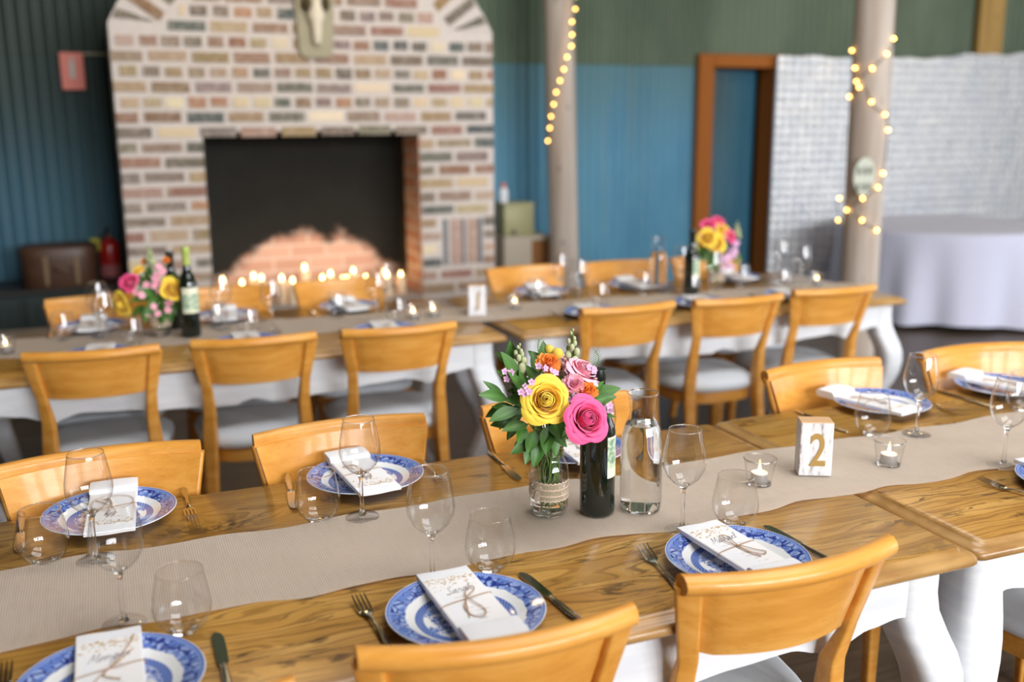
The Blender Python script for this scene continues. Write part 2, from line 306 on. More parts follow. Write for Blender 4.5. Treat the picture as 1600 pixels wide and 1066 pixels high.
def lathe(bm, prof, seg=32, c=(0, 0, 0), cap0=False, cap1=False):
    rings = []
    for r, z in prof:
        rings.append([(c[0]+r*math.cos(2*PI*i/seg), c[1]+r*math.sin(2*PI*i/seg), c[2]+z) for i in range(seg)])
    vr = [[bm.verts.new(p) for p in r] for r in rings]
    for a, b in zip(vr, vr[1:]):
        for i in range(seg): bm.faces.new((a[i], a[(i+1) % seg], b[(i+1) % seg], b[i]))
    if cap0: bm.faces.new(list(reversed(vr[0])))
    if cap1: bm.faces.new(vr[-1])
def tube(bm, pts, rad, seg=8, caps=True):
    pts = [Vector(p) for p in pts]; n = len(pts)
    if not hasattr(rad, '__len__'): rad = [rad]*n
    d0 = (pts[1]-pts[0]).normalized(); up = Vector((0, 0, 1)) if abs(d0.z) < 0.9 else Vector((1, 0, 0))
    u = d0.cross(up).normalized(); rings = []
    for i, p in enumerate(pts):
        d = (pts[min(i+1, n-1)]-pts[max(i-1, 0)])
        if d.length < 1e-9: d = d0
        d = d.normalized(); u = (u - d*u.dot(d))
        u = u.normalized() if u.length > 1e-6 else d.orthogonal().normalized()
        v = d.cross(u)
        rings.append([p + rad[i]*(math.cos(2*PI*k/seg)*u + math.sin(2*PI*k/seg)*v) for k in range(seg)])
    return loft(bm, rings, True, caps)
def spline(pts, n=8):
    P = [Vector(p) for p in pts]; P = [2*P[0]-P[1]] + P + [2*P[-1]-P[-2]]; out = []
    for i in range(1, len(P)-2):
        for k in range(n):
            t = k/n; a, b, c, d = P[i-1], P[i], P[i+1], P[i+2]
            out.append(0.5*((2*b)+(c-a)*t+(2*a-5*b+4*c-d)*t*t+(3*b-a-3*c+d)*t**3))
    out.append(P[-2]); return out
def ball(bm, c, r, seg=12, rings=8, sz=1.0):
    prof = [(max(1e-5, r*math.sin(PI*i/rings)), -r*sz*math.cos(PI*i/rings)) for i in range(rings+1)]
    lathe(bm, prof, seg, c)
def rrect(cx, cy, hx, hy, r, z, ang=0.0, n=3):
    out = []
    for sx, sy, a0 in ((1, 1, 0), (-1, 1, 90), (-1, -1, 180), (1, -1, 270)):
        for k in range(n+1):
            a = R_(a0+90*k/n); x = sx*(hx-r)+r*math.cos(a); y = sy*(hy-r)+r*math.sin(a)
            out.append((cx+x*math.cos(ang)-y*math.sin(ang), cy+x*math.sin(ang)+y*math.cos(ang), z))
    return out
def obj(name, bm, mat, parent=None, smooth=40, loc=None):
    bmesh.ops.recalc_face_normals(bm, faces=bm.faces)
    me = bpy.data.meshes.new(name); bm.to_mesh(me); bm.free()
    for m in (mat if isinstance(mat, (list, tuple)) else [mat]): me.materials.append(m)
    if smooth:
        me.polygons.foreach_set('use_smooth', [True]*len(me.polygons)); me.set_sharp_from_angle(angle=R_(smooth))
    o = bpy.data.objects.new(name, me); COL.objects.link(o)
    if parent is not None: o.parent = parent
    if loc is not None: o.location = loc
    return o
def tag(o, label, cat, group=None):
    o['label'] = label; o['category'] = cat
    if group: o['group'] = group
    return o
def thing(name, label, cat, loc=(0, 0, 0), rz=0.0, group=None):
    o = bpy.data.objects.new(name, None); COL.objects.link(o); o.empty_display_size = 0.05
    o.location = loc; o.rotation_euler = (0, 0, rz)
    return tag(o, label, cat, group)
KIDS = {}
def kids(o): return [c for c in bpy.data.objects if c.parent == o]
def dup(root, loc, rz=0.0, label=None, group=None):
    def cp(o, par):
        c = o.copy(); COL.objects.link(c)
        if par is not None: c.parent = par
        if o.name not in KIDS: KIDS[o.name] = [k.name for k in kids(o)]
        for k in KIDS[o.name]: cp(bpy.data.objects[k], c)
        return c
    r = cp(root, None); r.location = loc; r.rotation_euler = (0, 0, rz)
    if label: r['label'] = label
    if group: r['group'] = group
    return r
def struct(name, bm, mat, smooth=0):
    o = obj(name, bm, mat, smooth=smooth); o['kind'] = 'structure'; return o
NB = bmesh.new
rng = random.Random(7)

# ------------------------------------------------------------------ the room
WY = 7.25; LX = -3.4; CZ = 4.6
def build_room():
    b = NB(); bx(b, LX-0.2, RIGHT_X+0.2, FRONT_Y-0.2, WY+0.2, -0.1, 0.0); struct('floor', b, M['floor'])
    b = NB(); bx(b, LX-0.2, RIGHT_X+0.2, FRONT_Y-0.2, WY+0.2, CZ, CZ+0.1); struct('ceiling', b, M['ceiling'])
    b = NB(); bx(b, LX-0.1, LX, FRONT_Y, WY, 0, CZ); struct('wall_left', b, M['wall_dark'])
    # corrugated iron back wall: blue lower sheets, green upper sheets lapped over them, doorway left open
    def corr(x0, x1, z0, z1, y, b, mi):
        per = 0.076; n = int((x1-x0)/per*8); prev = None
        for i in range(n+1):
            x = x0+(x1-x0)*i/n; yy = y-0.009*math.cos(2*PI*x/per)
            cur = (b.verts.new((x, yy, z0)), b.verts.new((x, yy, z1)))
            if prev: f = b.faces.new((prev[0], cur[0], cur[1], prev[1])); f.material_index = mi
            prev = cur
    D0, D1, DZ = 4.67, 5.40, 2.03
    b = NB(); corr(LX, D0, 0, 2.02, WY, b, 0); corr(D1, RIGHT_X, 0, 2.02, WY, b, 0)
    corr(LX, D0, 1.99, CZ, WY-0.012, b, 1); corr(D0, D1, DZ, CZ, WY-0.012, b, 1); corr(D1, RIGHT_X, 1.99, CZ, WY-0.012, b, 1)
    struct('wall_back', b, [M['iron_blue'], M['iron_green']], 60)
    # dark hall beyond the door
    b = NB(); bx(b, 4.2, 6.3, 8.7, 8.75, 0, 2.6); bx(b, 4.2, 4.25, WY+0.05, 8.7, 0, 2.6); bx(b, 6.25, 6.3, WY+0.05, 8.7, 0, 2.6); bx(b, 4.2, 6.3, WY+0.05, 8.75, 2.5, 2.6); bx(b, 4.2, 6.3, WY+0.2, 8.75, -0.1, 0.0)
    struct('wall_hall', b, M['dark_room'])
    d = thing('door_1', 'dark blue boarded door in red brown timber frame on the back wall', 'door', (4.60, WY, 0)); d['kind'] = 'structure'
    b = NB(); bx(b, 0.0, 0.15, -0.05, 0.16, 0, 2.09, 0.006); obj('jamb', b, M['jarrah'], d)
    b = NB(); bx(b, 0.74, 0.85, -0.05, 0.16, 0, 2.09, 0.006); obj('jamb', b, M['jarrah'], d)
    b = NB(); bx(b, 0.15, 0.74, -0.05, 0.16, 1.985, 2.09, 0.006); obj('door_head', b, M['jarrah'], d)
    lf = bpy.data.objects.new('door_leaf', None)
    b = NB(); 
    for i in range(6): bx(b, 0.0+i*0.097, 0.0955+i*0.097, 0.0, 0.04, 0.01, 1.975, 0.004)
    lf = obj('door_leaf', b, M['door_blue'], d); lf.location = (0.155, 0.10, 0); lf.rotation_euler = (0, 0, R_(9))
    b = NB(); bx(b, 0.0, 0.03, -0.012, 0.0, 1.02, 1.26, 0.003); tube(b, [(0.015, -0.012, 1.16), (0.015, -0.05, 1.16), (0.07, -0.05, 1.16)], 0.008)
    obj('door_handle', b, M['brass'], lf)
    # front wall with windows behind the photographer
    b = NB(); xs = [LX] + [v for x in WIN_X for v in (x-0.75, x+0.75)] + [RIGHT_X]
    for i in range(0, len(xs), 2): bx(b, xs[i], xs[i+1], FRONT_Y-0.1, FRONT_Y, 0, CZ)
    for x in WIN_X: bx(b, x-0.75, x+0.75, FRONT_Y-0.1, FRONT_Y, 0, 1.75); bx(b, x-0.75, x+0.75, FRONT_Y-0.1, FRONT_Y, 4.25, CZ)
    struct('wall_front', b, M['wall_plain'])
    for i, x in enumerate(WIN_X):
        b = NB()
        for k in range(4): xx = x-0.73+1.46*k/3; bx(b, xx-0.025, xx+0.025, FRONT_Y-0.08, FRONT_Y-0.03, 1.75, 4.25)
        for k in range(4): zz = 1.775+2.45*k/3; bx(b, x-0.75, x+0.75, FRONT_Y-0.08, FRONT_Y-0.03, zz-0.025, zz+0.025)
        struct('window_%d' % (i+1), b, M['window_frame'])
    # right side wall, open to the veranda
    b = NB(); bx(b, RIGHT_X, RIGHT_X+0.1, FRONT_Y, -1.4, 0, CZ); bx(b, RIGHT_X, RIGHT_X+0.1, 4.6, WY, 0, CZ); bx(b, RIGHT_X, RIGHT_X+0.1, -1.4, 4.6, 2.85, CZ)
    for y in (0.6, 2.6): bx(b, RIGHT_X, RIGHT_X+0.1, y-0.06, y+0.06, 0, 2.85)
    struct('wall_right', b, M['wall_plain'])
build_room()

# ------------------------------------------------------------------ fireplace
def build_fireplace():
    X0, X1, FY = 0.115, 2.445, 6.30; OX0, OX1, OZ0, OZ1 = 0.585, 1.93, 0.43, 1.512
    t = thing('fireplace', 'tall arched brick fireplace with sooty opening on the back wall', 'fireplace', (1.28, FY, 0))
    L = lambda x: x-1.28
    DEP = WY-0.03-FY
    cx, cz, RO, RI = 0.0, 1.55, 1.30, 1.05
    b = NB()
    bx(b, L(X0), L(OX0), 0.008, DEP, 0, OZ1); bx(b, L(OX1), L(X1), 0.008, DEP, 0, OZ1); bx(b, L(OX0), L(OX1), 0.008, DEP, 0, OZ0-0.001)
    bx(b, L(OX0), L(OX1), 0.56, DEP, OZ0, OZ1)
    # upper mass with arched head
    zz = cz+math.sqrt(RO*RO-L(X1)**2); a1 = math.atan2(zz-cz, L(X1)); pts = [(L(X0), OZ1), (L(X1), OZ1)]
    for k in range(25):
        a = a1+(PI-2*a1)*k/24; pts.append((RO*math.cos(a), cz+RO*math.sin(a)))
    loft(b, [[(x, 0.008, z) for x, z in pts], [(x, DEP, z) for x, z in pts]])
    obj('mortar', b, M['mortar'], t, 0)
    # individual old bricks
    pal = [((178, 154, 122), 3), ((208, 186, 150), 2), ((160, 134, 102), 3), ((142, 112, 90), 3), ((146, 104, 86), 2), ((122, 110, 96), 3), ((100, 96, 86), 2.5), ((176, 146, 130), 2.5), ((138, 120, 112), 3), ((84, 90, 88), 1.5), ((168, 122, 90), 1.2), ((226, 208, 176), 1.2), ((150, 128, 110), 3)]
    cols = [c for c, wt in pal]; wts = [wt for c, wt in pal]
    b = NB(); lay = b.loops.layers.float_color.new('brick'); r = random.Random(11)
    def paint(faces, c=None, j=10):
        c = c or r.choices(cols, wts)[0]; k = r.uniform(-j, j); cc = srgb(*[min(255, max(0, v+k+r.uniform(-4, 4))) for v in c])
        for f in faces:
            for lp in f.loops: lp[lay] = cc
    def brick(x0, x1, z0, z1, c=None):
        e = 0.004; d = r.uniform(-0.003, 0.003)
        paint(bx(b, x0+r.uniform(-e, e), x1+r.uniform(-e, e), d, 0.03, z0+r.uniform(-e, e), z1+r.uniform(-e, e)), c)
    CH = 0.0865; MW = 0.030
    def course(z, x0, x1, size, off, soldiers=None):
        x = x0-off
        while x < x1-0.02:
            a, c = max(x, x0), min(x+size-MW, x1)
            if c-a > 0.03: brick(a, c, z+MW*0.45, z+CH-MW*0.55)
            x += size
    k = 0; z = 0.43+0.001
    VX0, VX1, VZ0, VZ1 = L(2.085), L(2.35), 0.43+2*CH, 0.43+6*CH
    while z < cz+RO:
        zc = z+CH/2
        if z+CH*0.5 < OZ1:
            off = 0.0 if k % 2 == 0 else 0.12
            course(z, L(X0), L(OX0), 0.25, off)
            if VZ0-0.01 <= z < VZ1-0.02:
                course(z, L(OX1), VX0-0.02, 0.25, off); course(z, VX1+0.02, L(X1), 0.25, off)
            else: course(z, L(OX1), L(X1), 0.25, off)
        else:
            size = 0.24 if k % 2 == 1 else 0.125
            if abs(z-OZ1) < CH*0.6: size = 0.24
            dz = zc-cz
            if z+CH < cz+math.sqrt(RO*RO-L(X1)**2)+0.01: course(z, L(X0), L(X1), size, r.uniform(0, 0.1))
            elif dz+CH/2 < RI: hw = math.sqrt(max(0.0, RI*RI-(dz+CH/2)**2))-0.01; course(z, -hw, hw, size, r.uniform(0, 0.1))
        z += CH; k += 1
    # ring of bricks on end round the head
    zt = z0 = cz+math.sqrt(RO*RO-L(X1)**2)+0.02; a = math.asin((zt-cz)/RO)-0.05
    while a < PI-math.asin((zt-cz)/RO)+0.06:
        w2 = 0.030
        m = Matrix.Rotation(-a, 4, 'Y'); 
        fs = bx(b, RI+0.012, RO-0.012, 0.0, 0.03, -w2, w2)
        vs = list({v for f in fs for v in f.verts})
        for v in vs:
            p = m @ v.co; v.co = (p.x, p.y, p.z+cz)
        # keep inside the front face
        if any(v.co.z < zt-0.015 or abs(v.co.x) > L(X1) for v in vs):
            for v in vs:
                v.co.z = max(v.co.z, zt-0.01); v.co.x = max(min(v.co.x, L(X1)-0.005), L(X0)+0.005)
        paint(fs, r.choice([(122, 110, 92), (104, 100, 84), (142, 112, 84), (152, 122, 78), (166, 112, 66), (186, 160, 120)])); a += 0.105
    # two soldier bricks of the little vent
    for i in range(2): x = VX0+0.045+i*0.12; brick(x, x+0.075, VZ0+0.02, VZ1-0.02, (172, 140, 124))
    # inner right jamb of the opening
    z = OZ0; k = 0
    while z < OZ1-0.03:
        y0 = 0.0 if k % 2 else 0.0
        for (ya, yb) in (((0.005, 0.20), (0.225, 0.44)) if k % 2 else ((0.005, 0.10), (0.125, 0.34), (0.365, 0.55))):
            paint(bx(b, L(OX1)-0.006, L(OX1)+0.02, ya, yb, z+0.012, min(z+CH-0.012, OZ1)), r.choice([(196, 150, 130), (186, 132, 108), (204, 166, 148)]))
        z += CH; k += 1
    obj('brickwork', b, M['brick'], t, 0)
    b = NB()
    for i in range(3): x = VX0-0.005+i*0.1225; bx(b, x, x+0.03, 0.002, 0.02, VZ0+0.02, VZ1-0.02)
    obj('vent_slot', b, plain('vent_shadow_grey', (112, 114, 118), 0.9), t, 0)
    # firebox lining
    b = NB(); bx(b, L(OX0)+0.002, L(OX1)-0.002, 0.545, 0.558, OZ0, OZ1-0.002); bx(b, L(OX0), L(OX0)+0.012, 0.03, 0.558, OZ0, OZ1-0.002)
    bx(b, L(OX1)-0.007, L(OX1)-0.003, 0.36, 0.558, OZ0, OZ1-0.002); bx(b, L(OX0), L(OX1), 0.04, 0.558, OZ1-0.004, OZ1-0.002)
    obj('firebox_lining', b, M['soot'], t, 0)
    b = NB(); bx(b, L(0.2), L(2.62), -0.42, 0.0, 0, 0.41, 0.01); bx(b, L(OX0), L(OX1), 0.0, 0.55, 0.38, OZ0); obj('hearth_slab', b, M['hearth'], t, 0)
build_fireplace()

def build_skull():
    t = thing('skull_mount', 'pale animal skull mounted on a grey board above the fireplace', 'skull', (1.285, 6.297, 1.95))
    b = NB()
    pts = [(-0.10, 0.02), (-0.07, 0.0), (0.07, 0.0), (0.10, 0.02), (0.11, 0.2), (0.125, 0.5), (-0.125, 0.5), (-0.11, 0.2)]
    loft(b, [[(x, -0.03, z) for x, z in pts], [(x, -0.004, z) for x, z in pts]]); obj('board', b, M['grey_board'], t, 30)
    b = NB(); prof = [(0.07, 0.018, 0.012), (0.09, 0.026, 0.03), (0.15, 0.030, 0.035), (0.20, 0.036, 0.04), (0.235, 0.055, 0.05), (0.27, 0.046, 0.05), (0.31, 0.034, 0.048), (0.36, 0.045, 0.055), (0.42, 0.062, 0.06), (0.47, 0.05, 0.05), (0.50, 0.02, 0.03)]
    loft(b, [[(rx*math.cos(2*PI*i/20), -0.055+ry*math.sin(2*PI*i/20), z) for i in range(20)] for z, rx, ry in prof]); obj('skull', b, M['bone'], t, 60)
    for s in (-1, 1):
        b = NB(); ball(b, (s*0.055, -0.075, 0.31), 0.03, 12, 8, 1.5); obj('eye_socket', b, M['socket'], t)
        b = NB(); P = spline([(s*0.04, -0.05, 0.45), (s*0.14, -0.07, 0.52), (s*0.22, -0.09, 0.66), (s*0.2, -0.1, 0.8)], 6); tube(b, P, [0.022-0.018*i/(len(P)-1) for i in range(len(P))], 10); obj('horn', b, M['grey_board'], t)
build_skull()

# ------------------------------------------------------------------ tables
def scallop(e):
    pts = [(0, .60), (.06, .60), (.10, .622), (.13, .627), (.2, .618), (.27, .596), (.30, .583), (.315, .596), (.38, .612), (.5, .606), (.65, .592), (.85, .583), (.895, .581), (.91, .592), (.965, .602)]
    for (a, za), (b, zb) in zip(pts, pts[1:]):
        if a <= e <= b: t = (e-a)/(b-a); t = t*t*(3-2*t); return za+(zb-za)*t
    return pts[-1][1]
def build_table():
    t = thing('dining_table', '', 'table'); HX, HY = 0.965, 0.46
    b = NB(); top = []
    for z, i in ((.725, .016), (.729, .004), (.734, 0.0), (.742, 0.0), (.748, .004), (.751, .012), (.753, .022), (.757, .024), (.76, .027)):
        top.append(rrect(0, 0, HX-i, HY-i, 0.02, z))
    fs = loft(b, top)
    for f in fs: f.material_index = 0 if f.normal.z > 0.9 and f.calc_center_median().z > 0.755 else 1
    b.normal_update()
    for f in b.faces: f.material_index = 0 if (len(f.verts) > 4 and f.calc_center_median().z > 0.75) else 1
    obj('tabletop', b, [M['oak'], M['oak_edge']], t, 50)
    b = NB()
    def board(n, L2, fn):
        for (y0, y1) in ((-0.411, -0.391), (0.391, 0.411)) if fn == 'x' else ((-0.916, -0.896), (0.896, 0.916)):
            prev = None
            for i in range(n+1):
                s = -L2+2*L2*i/n; e = min(L2-s, L2+s)+0.05
                z = scallop(e) if fn == 'x' else min(0.605, scallop(min(e, .3))+0.004)
                P = (lambda q, zz: (s, q, zz)) if fn == 'x' else (lambda q, zz: (q, s, zz))
                cur = [b.verts.new(P(y0, .7255)), b.verts.new(P(y1, .7255)), b.verts.new(P(y1, z)), b.verts.new(P(y0, z))]
                if prev:
                    for j in range(4): b.faces.new((prev[j], prev[(j+1) % 4], cur[(j+1) % 4], cur[j]))
                prev = cur
    board(120, 0.90, 'x'); board(40, 0.395, 'y')
    obj('apron', b, M['white'], t, 50)
    for sx in (-1, 1):
        for sy in (-1, 1):
            b = NB(); rings = []
            for z, off, r in ((.7255, -.022, .050), (.66, -.022, .050), (.62, -.018, .051), (.58, -.006, .053), (.54, .010, .053), (.50, .022, .051), (.46, .027, .048), (.41, .023, .045), (.36, .010, .042), (.30, -.014, .037), (.23, -.040, .031), (.15, -.058, .026), (.08, -.056, .024), (.045, -.046, .026), (.02, -.036, .034), (.0, -.032, .036)):
                c = (sx*(0.893+off*0.85), sy*(0.388+off)); rings.append(rrect(c[0], c[1], r, r, r*0.55, z, 0.0))
            loft(b, rings); obj('leg', b, M['white'], t, 60)
    return t
tabA = build_table(); tabA.location = (0.52, 1.748, 0); tabA['label'] = 'oak topped white table in front, carrying the bouquet, wine bottle and carafe'
tabs = [tabA, dup(tabA, (2.455, 1.748, 0), R_(-0.6), 'oak topped white table in front, carrying the number 2 block'),
        dup(tabA, (0.44, 3.945, 0), 0, 'oak topped white table near the fireplace, carrying the dark bottle and left bouquet'),
        dup(tabA, (2.42, 3.935, 0), 0, 'oak topped white table near the door, carrying the bouquet on the right')]
for o in tabs: o['group'] = 'oak topped dining tables'
def runner(x0, x1, yf, yb, label, z=0.7605, seed=1):
    b = NB(); n = int((x1-x0)/0.02); r = random.Random(seed); ph = [r.uniform(0, 6) for _ in range(6)]; rows = 9; grid = []
    for i in range(n+1):
        x = x0+(x1-x0)*i/n
        wf = 0.007*math.sin(x*9+ph[0])+0.006*math.sin(x*27+ph[1])+0.002*math.sin(x*51+ph[4]); wb = 0.007*math.sin(x*8+ph[2])+0.006*math.sin(x*25+ph[3])
        y0, y1 = yf(x)+wf, yb(x)+wb
        grid.append([(x, y0+(y1-y0)*j/rows, z+0.0012+0.0010*math.sin(x*17+j*1.3+ph[5])+(0.003*max(0, math.sin(x*13+ph[1])) if j in (0, rows) else 0)) for j in range(rows+1)])
    vt = [[b.verts.new(p) for p in g] for g in grid]
    for i in range(n):
        for j in range(rows): b.faces.new((vt[i][j], vt[i+1][j], vt[i+1][j+1], vt[i][j+1]))
    bmesh.ops.solidify(b, geom=b.faces[:], thickness=-0.0016)
    return tag(obj('table_runner', b, M['hessian'], None, 60), label, 'table runner', 'hessian table runners')
runner(-0.55, 3.45, lambda x: 1.606+0.004*x, lambda x: 1.925+0.01*math.sin(x*1.5), 'natural hessian runner along the front tables under the bouquet', seed=3)
runner(-0.62, 0.66, lambda x: 3.80-0.02*x, lambda x: 4.15, 'hessian runner at the fireplace end of the far tables', seed=4)
runner(0.60, 3.38, lambda x: 3.80-0.045*x, lambda x: 4.17-0.075*x, 'long hessian runner under the number 1 block on the far tables', z=0.7635, seed=5)

# ------------------------------------------------------------------ chairs
def build_chair():
    t = thing('dining_chair', '', 'chair')
    def backpt(u, z):          # u -1..1 across the back; returns x,y
        lean = {0.68: -.228, 0.86: -.272}
        y = -.228+(z-0.68)/(0.86-0.68)*(-.044)
        hw = 0.158+(z-0.68)/(0.86-0.68)*0.036
        return hw*u, y-0.042*(1-u*u)
    # curved crest panel
    b = NB(); n = 16; rings = []
    for i in range(n+1):
        u = (-1+2*i/n)*1.085; r = []; rear = 0.0 if abs(u) < 0.86 else 0.012
        for (z, d) in ((0.692, rear), (0.692, 0.0195), (0.76, 0.0205), (0.834, 0.0195), (0.834, rear), (0.76, rear)):
            x, y = backpt(u, z); r.append((x, y-0.009+d, z))
        rings.append(r)
    loft(b, rings); obj('back_panel', b, M['cherry'], t, 50)
    b = NB(); rings = []
    for i in range(n+1):
        u = -1+2*i/n; x, y = backpt(u*1.0, 0.842); x *= 0.207/0.1904; rings.append([(x, y+dy, 0.842+dz) for dy, dz in ((.0100, -.020), (.0108, .004), (.007, .013), (-.002, .017), (-.014, .016), (-.023, .010), (-.027, 0), (-.024, -.010), (-.016, -.016), (-.008, -.019))])
    loft(b, rings); obj('top_rail', b, M['cherry'], t, 50)
    for s in (-1, 1):
        b = NB(); rings = []
        for z, x, y, w, d in ((0, .182, -.262, .030, .030), (.2, .172, -.222, .036, .034), (.40, .166, -.192, .044, .042), (.50, .164, -.190, .046, .042), (.60, .160, -.202, .038, .036), (.68, .1655, -.2335, .036, .020), (.70, .169, -.2385, .037, .0185), (.74, .176, -.2482, .040, .0180), (.80, .186, -.263, .044, .0180), (.835, .192, -.2715, .046, .018)):
            rings.append(rrect(s*x, y, w/2, d/2, 0.006, z, s*(0.40 if z > .65 else .25)))
        loft(b, rings); obj('rear_leg', b, M['cherry'], t, 50)
        b = NB(); rings = []
        for z, x, y, w in ((0, .195, .195, .026), (.2, .192, .19, .032), (.40, .188, .182, .040), (.43, .188, .182, .040)): rings.append(rrect(s*x, y, w/2, w/2, 0.007, z))
        loft(b, rings); obj('front_leg', b, M['cherry'], t, 50)
    def outline(k, z, n=40):
        out = []
        for i in range(n):
            a = 2*PI*i/n; c, s = math.cos(a), math.sin(a); p = 0.62
            x = math.copysign(abs(c)**p, c); y = math.copysign(abs(s)**p, s)
            hw = 0.208+0.022*y; out.append((x*hw*k, 0.012+y*0.212*k, z))
        return out
    b = NB(); loft(b, [outline(0.93, .385), outline(0.965, .388), outline(0.975, .41), outline(0.965, .436)]); obj('seat_frame', b, M['cherry'], t, 50)
    b = NB(); loft(b, [outline(0.95, .434), outline(1.0, .440), outline(1.02, .455), outline(1.0, .472), outline(0.92, .484), outline(0.75, .492), outline(0.4, .497), outline(0.05, .498)]); obj('seat_cushion', b, M['fabric'], t, 60)
    return t
chair0 = build_chair()
CH = [ # x, y, rz deg, label
 (0.497, 1.487, -5, 'curved back cherry chair at the front table, before the plate with looped twine'),
 (1.006, 1.518, -1, 'curved back cherry chair close to the camera, nearest the front table joint'),
 (-0.012, 1.478, -4, 'curved back cherry chair mostly cut off by the bottom edge of the photo'),
 (1.985, 1.50, 1, 'grey seated chair tucked under the second front table at the photo edge'),
 (-0.045, 1.99, 181, 'cherry chair facing the camera across the front table at its far left end'),
 (0.485, 1.99, 181, 'cherry chair facing the camera, between the bouquet and the leftmost facing chair'),
 (1.035, 1.985, 178, 'cherry chair facing the camera, partly hidden behind the near bouquet'),
 (1.92, 2.01, 181, 'cherry chair facing the camera directly behind the number 2 block'),
 (2.475, 1.995, 178, 'cherry chair facing the camera at the far right edge of the front table'),
 (-0.05, 3.68, -5, 'cherry chair with its back to us at the far table, first from the left'),
 (0.455, 3.66, -4, 'cherry chair with its back to us at the far table, second from the left'),
 (0.945, 3.63, -2, 'cherry chair with its back to us at the far table, just left of the bouquet'),
 (1.865, 3.655, 1, 'cherry chair with its back to us at the far table, behind the carafe'),
 (2.375, 3.63, -2, 'cherry chair with its back to us at the far table, second from its right end'),
 (2.885, 3.655, -3, 'cherry chair with its back to us at the right end of the far table'),
 (-0.05, 4.19, 180, 'cherry chair on the fireplace side of the far table, beside the dark cabinet'),
 (0.45, 4.20, 180, 'cherry chair on the fireplace side, behind the dark bottle'),
 (0.97, 4.20, 180, 'cherry chair directly in front of the candles in the fireplace'),
 (1.915, 4.23, 182, 'cherry chair on the fireplace side, in front of the wooden crate'),
 (2.40, 4.20, 178, 'cherry chair on the far side, in front of the post with the hanging light string'),
 (2.93, 4.20, 180, 'cherry chair on the far side, behind the right hand bouquet of the far table')]
for i, (x, y, a, lab) in enumerate(CH):
    if i == 0: c = chair0; c.location = (x, y, 0); c.rotation_euler = (0, 0, R_(a)); c['label'] = lab
    else: c = dup(chair0, (x, y, 0), R_(a), lab)
    c['group'] = 'curved back chairs at the tables'

# ------------------------------------------------------------------ place settings
TZ = 0.7605
def build_plate():
    b = NB(); prof = [(0.0001, .006), (.06, .006), (.084, .0075), (.094, .013), (.110, .018), (.124, .0215), (.1305, .0235), (.1315, .0225), (.128, .0195), (.112, .0155), (.094, .0095), (.082, .003), (.076, 0.0), (.07, 0.0), (.068, .003), (.0001, .003)]
    lathe(b, prof, 64); return tag(obj('dinner_plate', b, M['china'], None, 60), '', 'plate')
plate0 = build_plate()
GLY = {'a': [(.5, .9), (.2, 1), (0, .5), (.2, 0), (.5, .3), (.55, 1), (.5, .2), (.75, 0)], 'r': [(0, 0), (.1, .9), (.2, 1.05), (.3, .85), (.5, .9), (.5, .2), (.7, 0)],
 'h': [(0, 0), (.3, 1.6), (.2, 2), (.05, 1.6), (.05, 0), (.1, .6), (.35, 1), (.45, .6), (.45, .1), (.7, 0)], 'S': [(.8, 1.8), (.5, 2), (.2, 1.7), (.45, 1.1), (.7, .5), (.4, -.1), (0, .1), (.5, .1), (.9, .1)],
 'M': [(0, 0), (.15, 1.9), (.22, 1.9), (.5, .5), (.85, 1.9), (.92, 1.9), (1.0, .2), (1.2, 0)], 'i': [(0, .2), (.1, 1), (.12, .2), (.35, 0)], 'c': [(.5, .85), (.25, 1), (0, .5), (.2, 0), (.6, .1)],
 'e': [(0, .4), (.4, .7), (.3, 1), (.05, .7), (.1, .1), (.4, 0), (.6, .2)], 'l': [(0, .2), (.35, 1.6), (.25, 2), (.08, 1.6), (.1, .2), (.4, 0)], 'o': [(.3, 1), (0, .5), (.2, 0), (.5, .4), (.35, 1), (.7, .9)],
 'g': [(.5, .9), (.2, 1), (0, .5), (.2, .1), (.5, .4), (.55, 1), (.5, -.6), (.25, -1), (.05, -.6), (.7, .1)], 'n': [(0, 0), (.05, 1), (.08, .5), (.3, 1), (.42, .7), (.42, .1), (.65, 0)], 'y': [(0, 1), (.1, .2), (.4, .3), (.5, 1), (.45, -.6), (.2, -1), (.05, -.6), (.6, .1)]}
def lettering(word, cx, cy, h, z):
    b = NB(); pts = []; x = 0
    for ch in word:
        g = GLY[ch]; pts += [(x+p[0]*0.95, p[1]) for p in g]; x += g[-1][0]*0.95+0.08
    P = spline([(px, py, 0) for px, py in pts], 5); sc = h/2.0
    tube(b, [(cx+(p.x-x/2+0.3*p.y)*sc, cy+(p.y-0.7)*sc+0.12*(p.x-x/2)*sc, z) for p in P], 0.0004, 5)
    return b
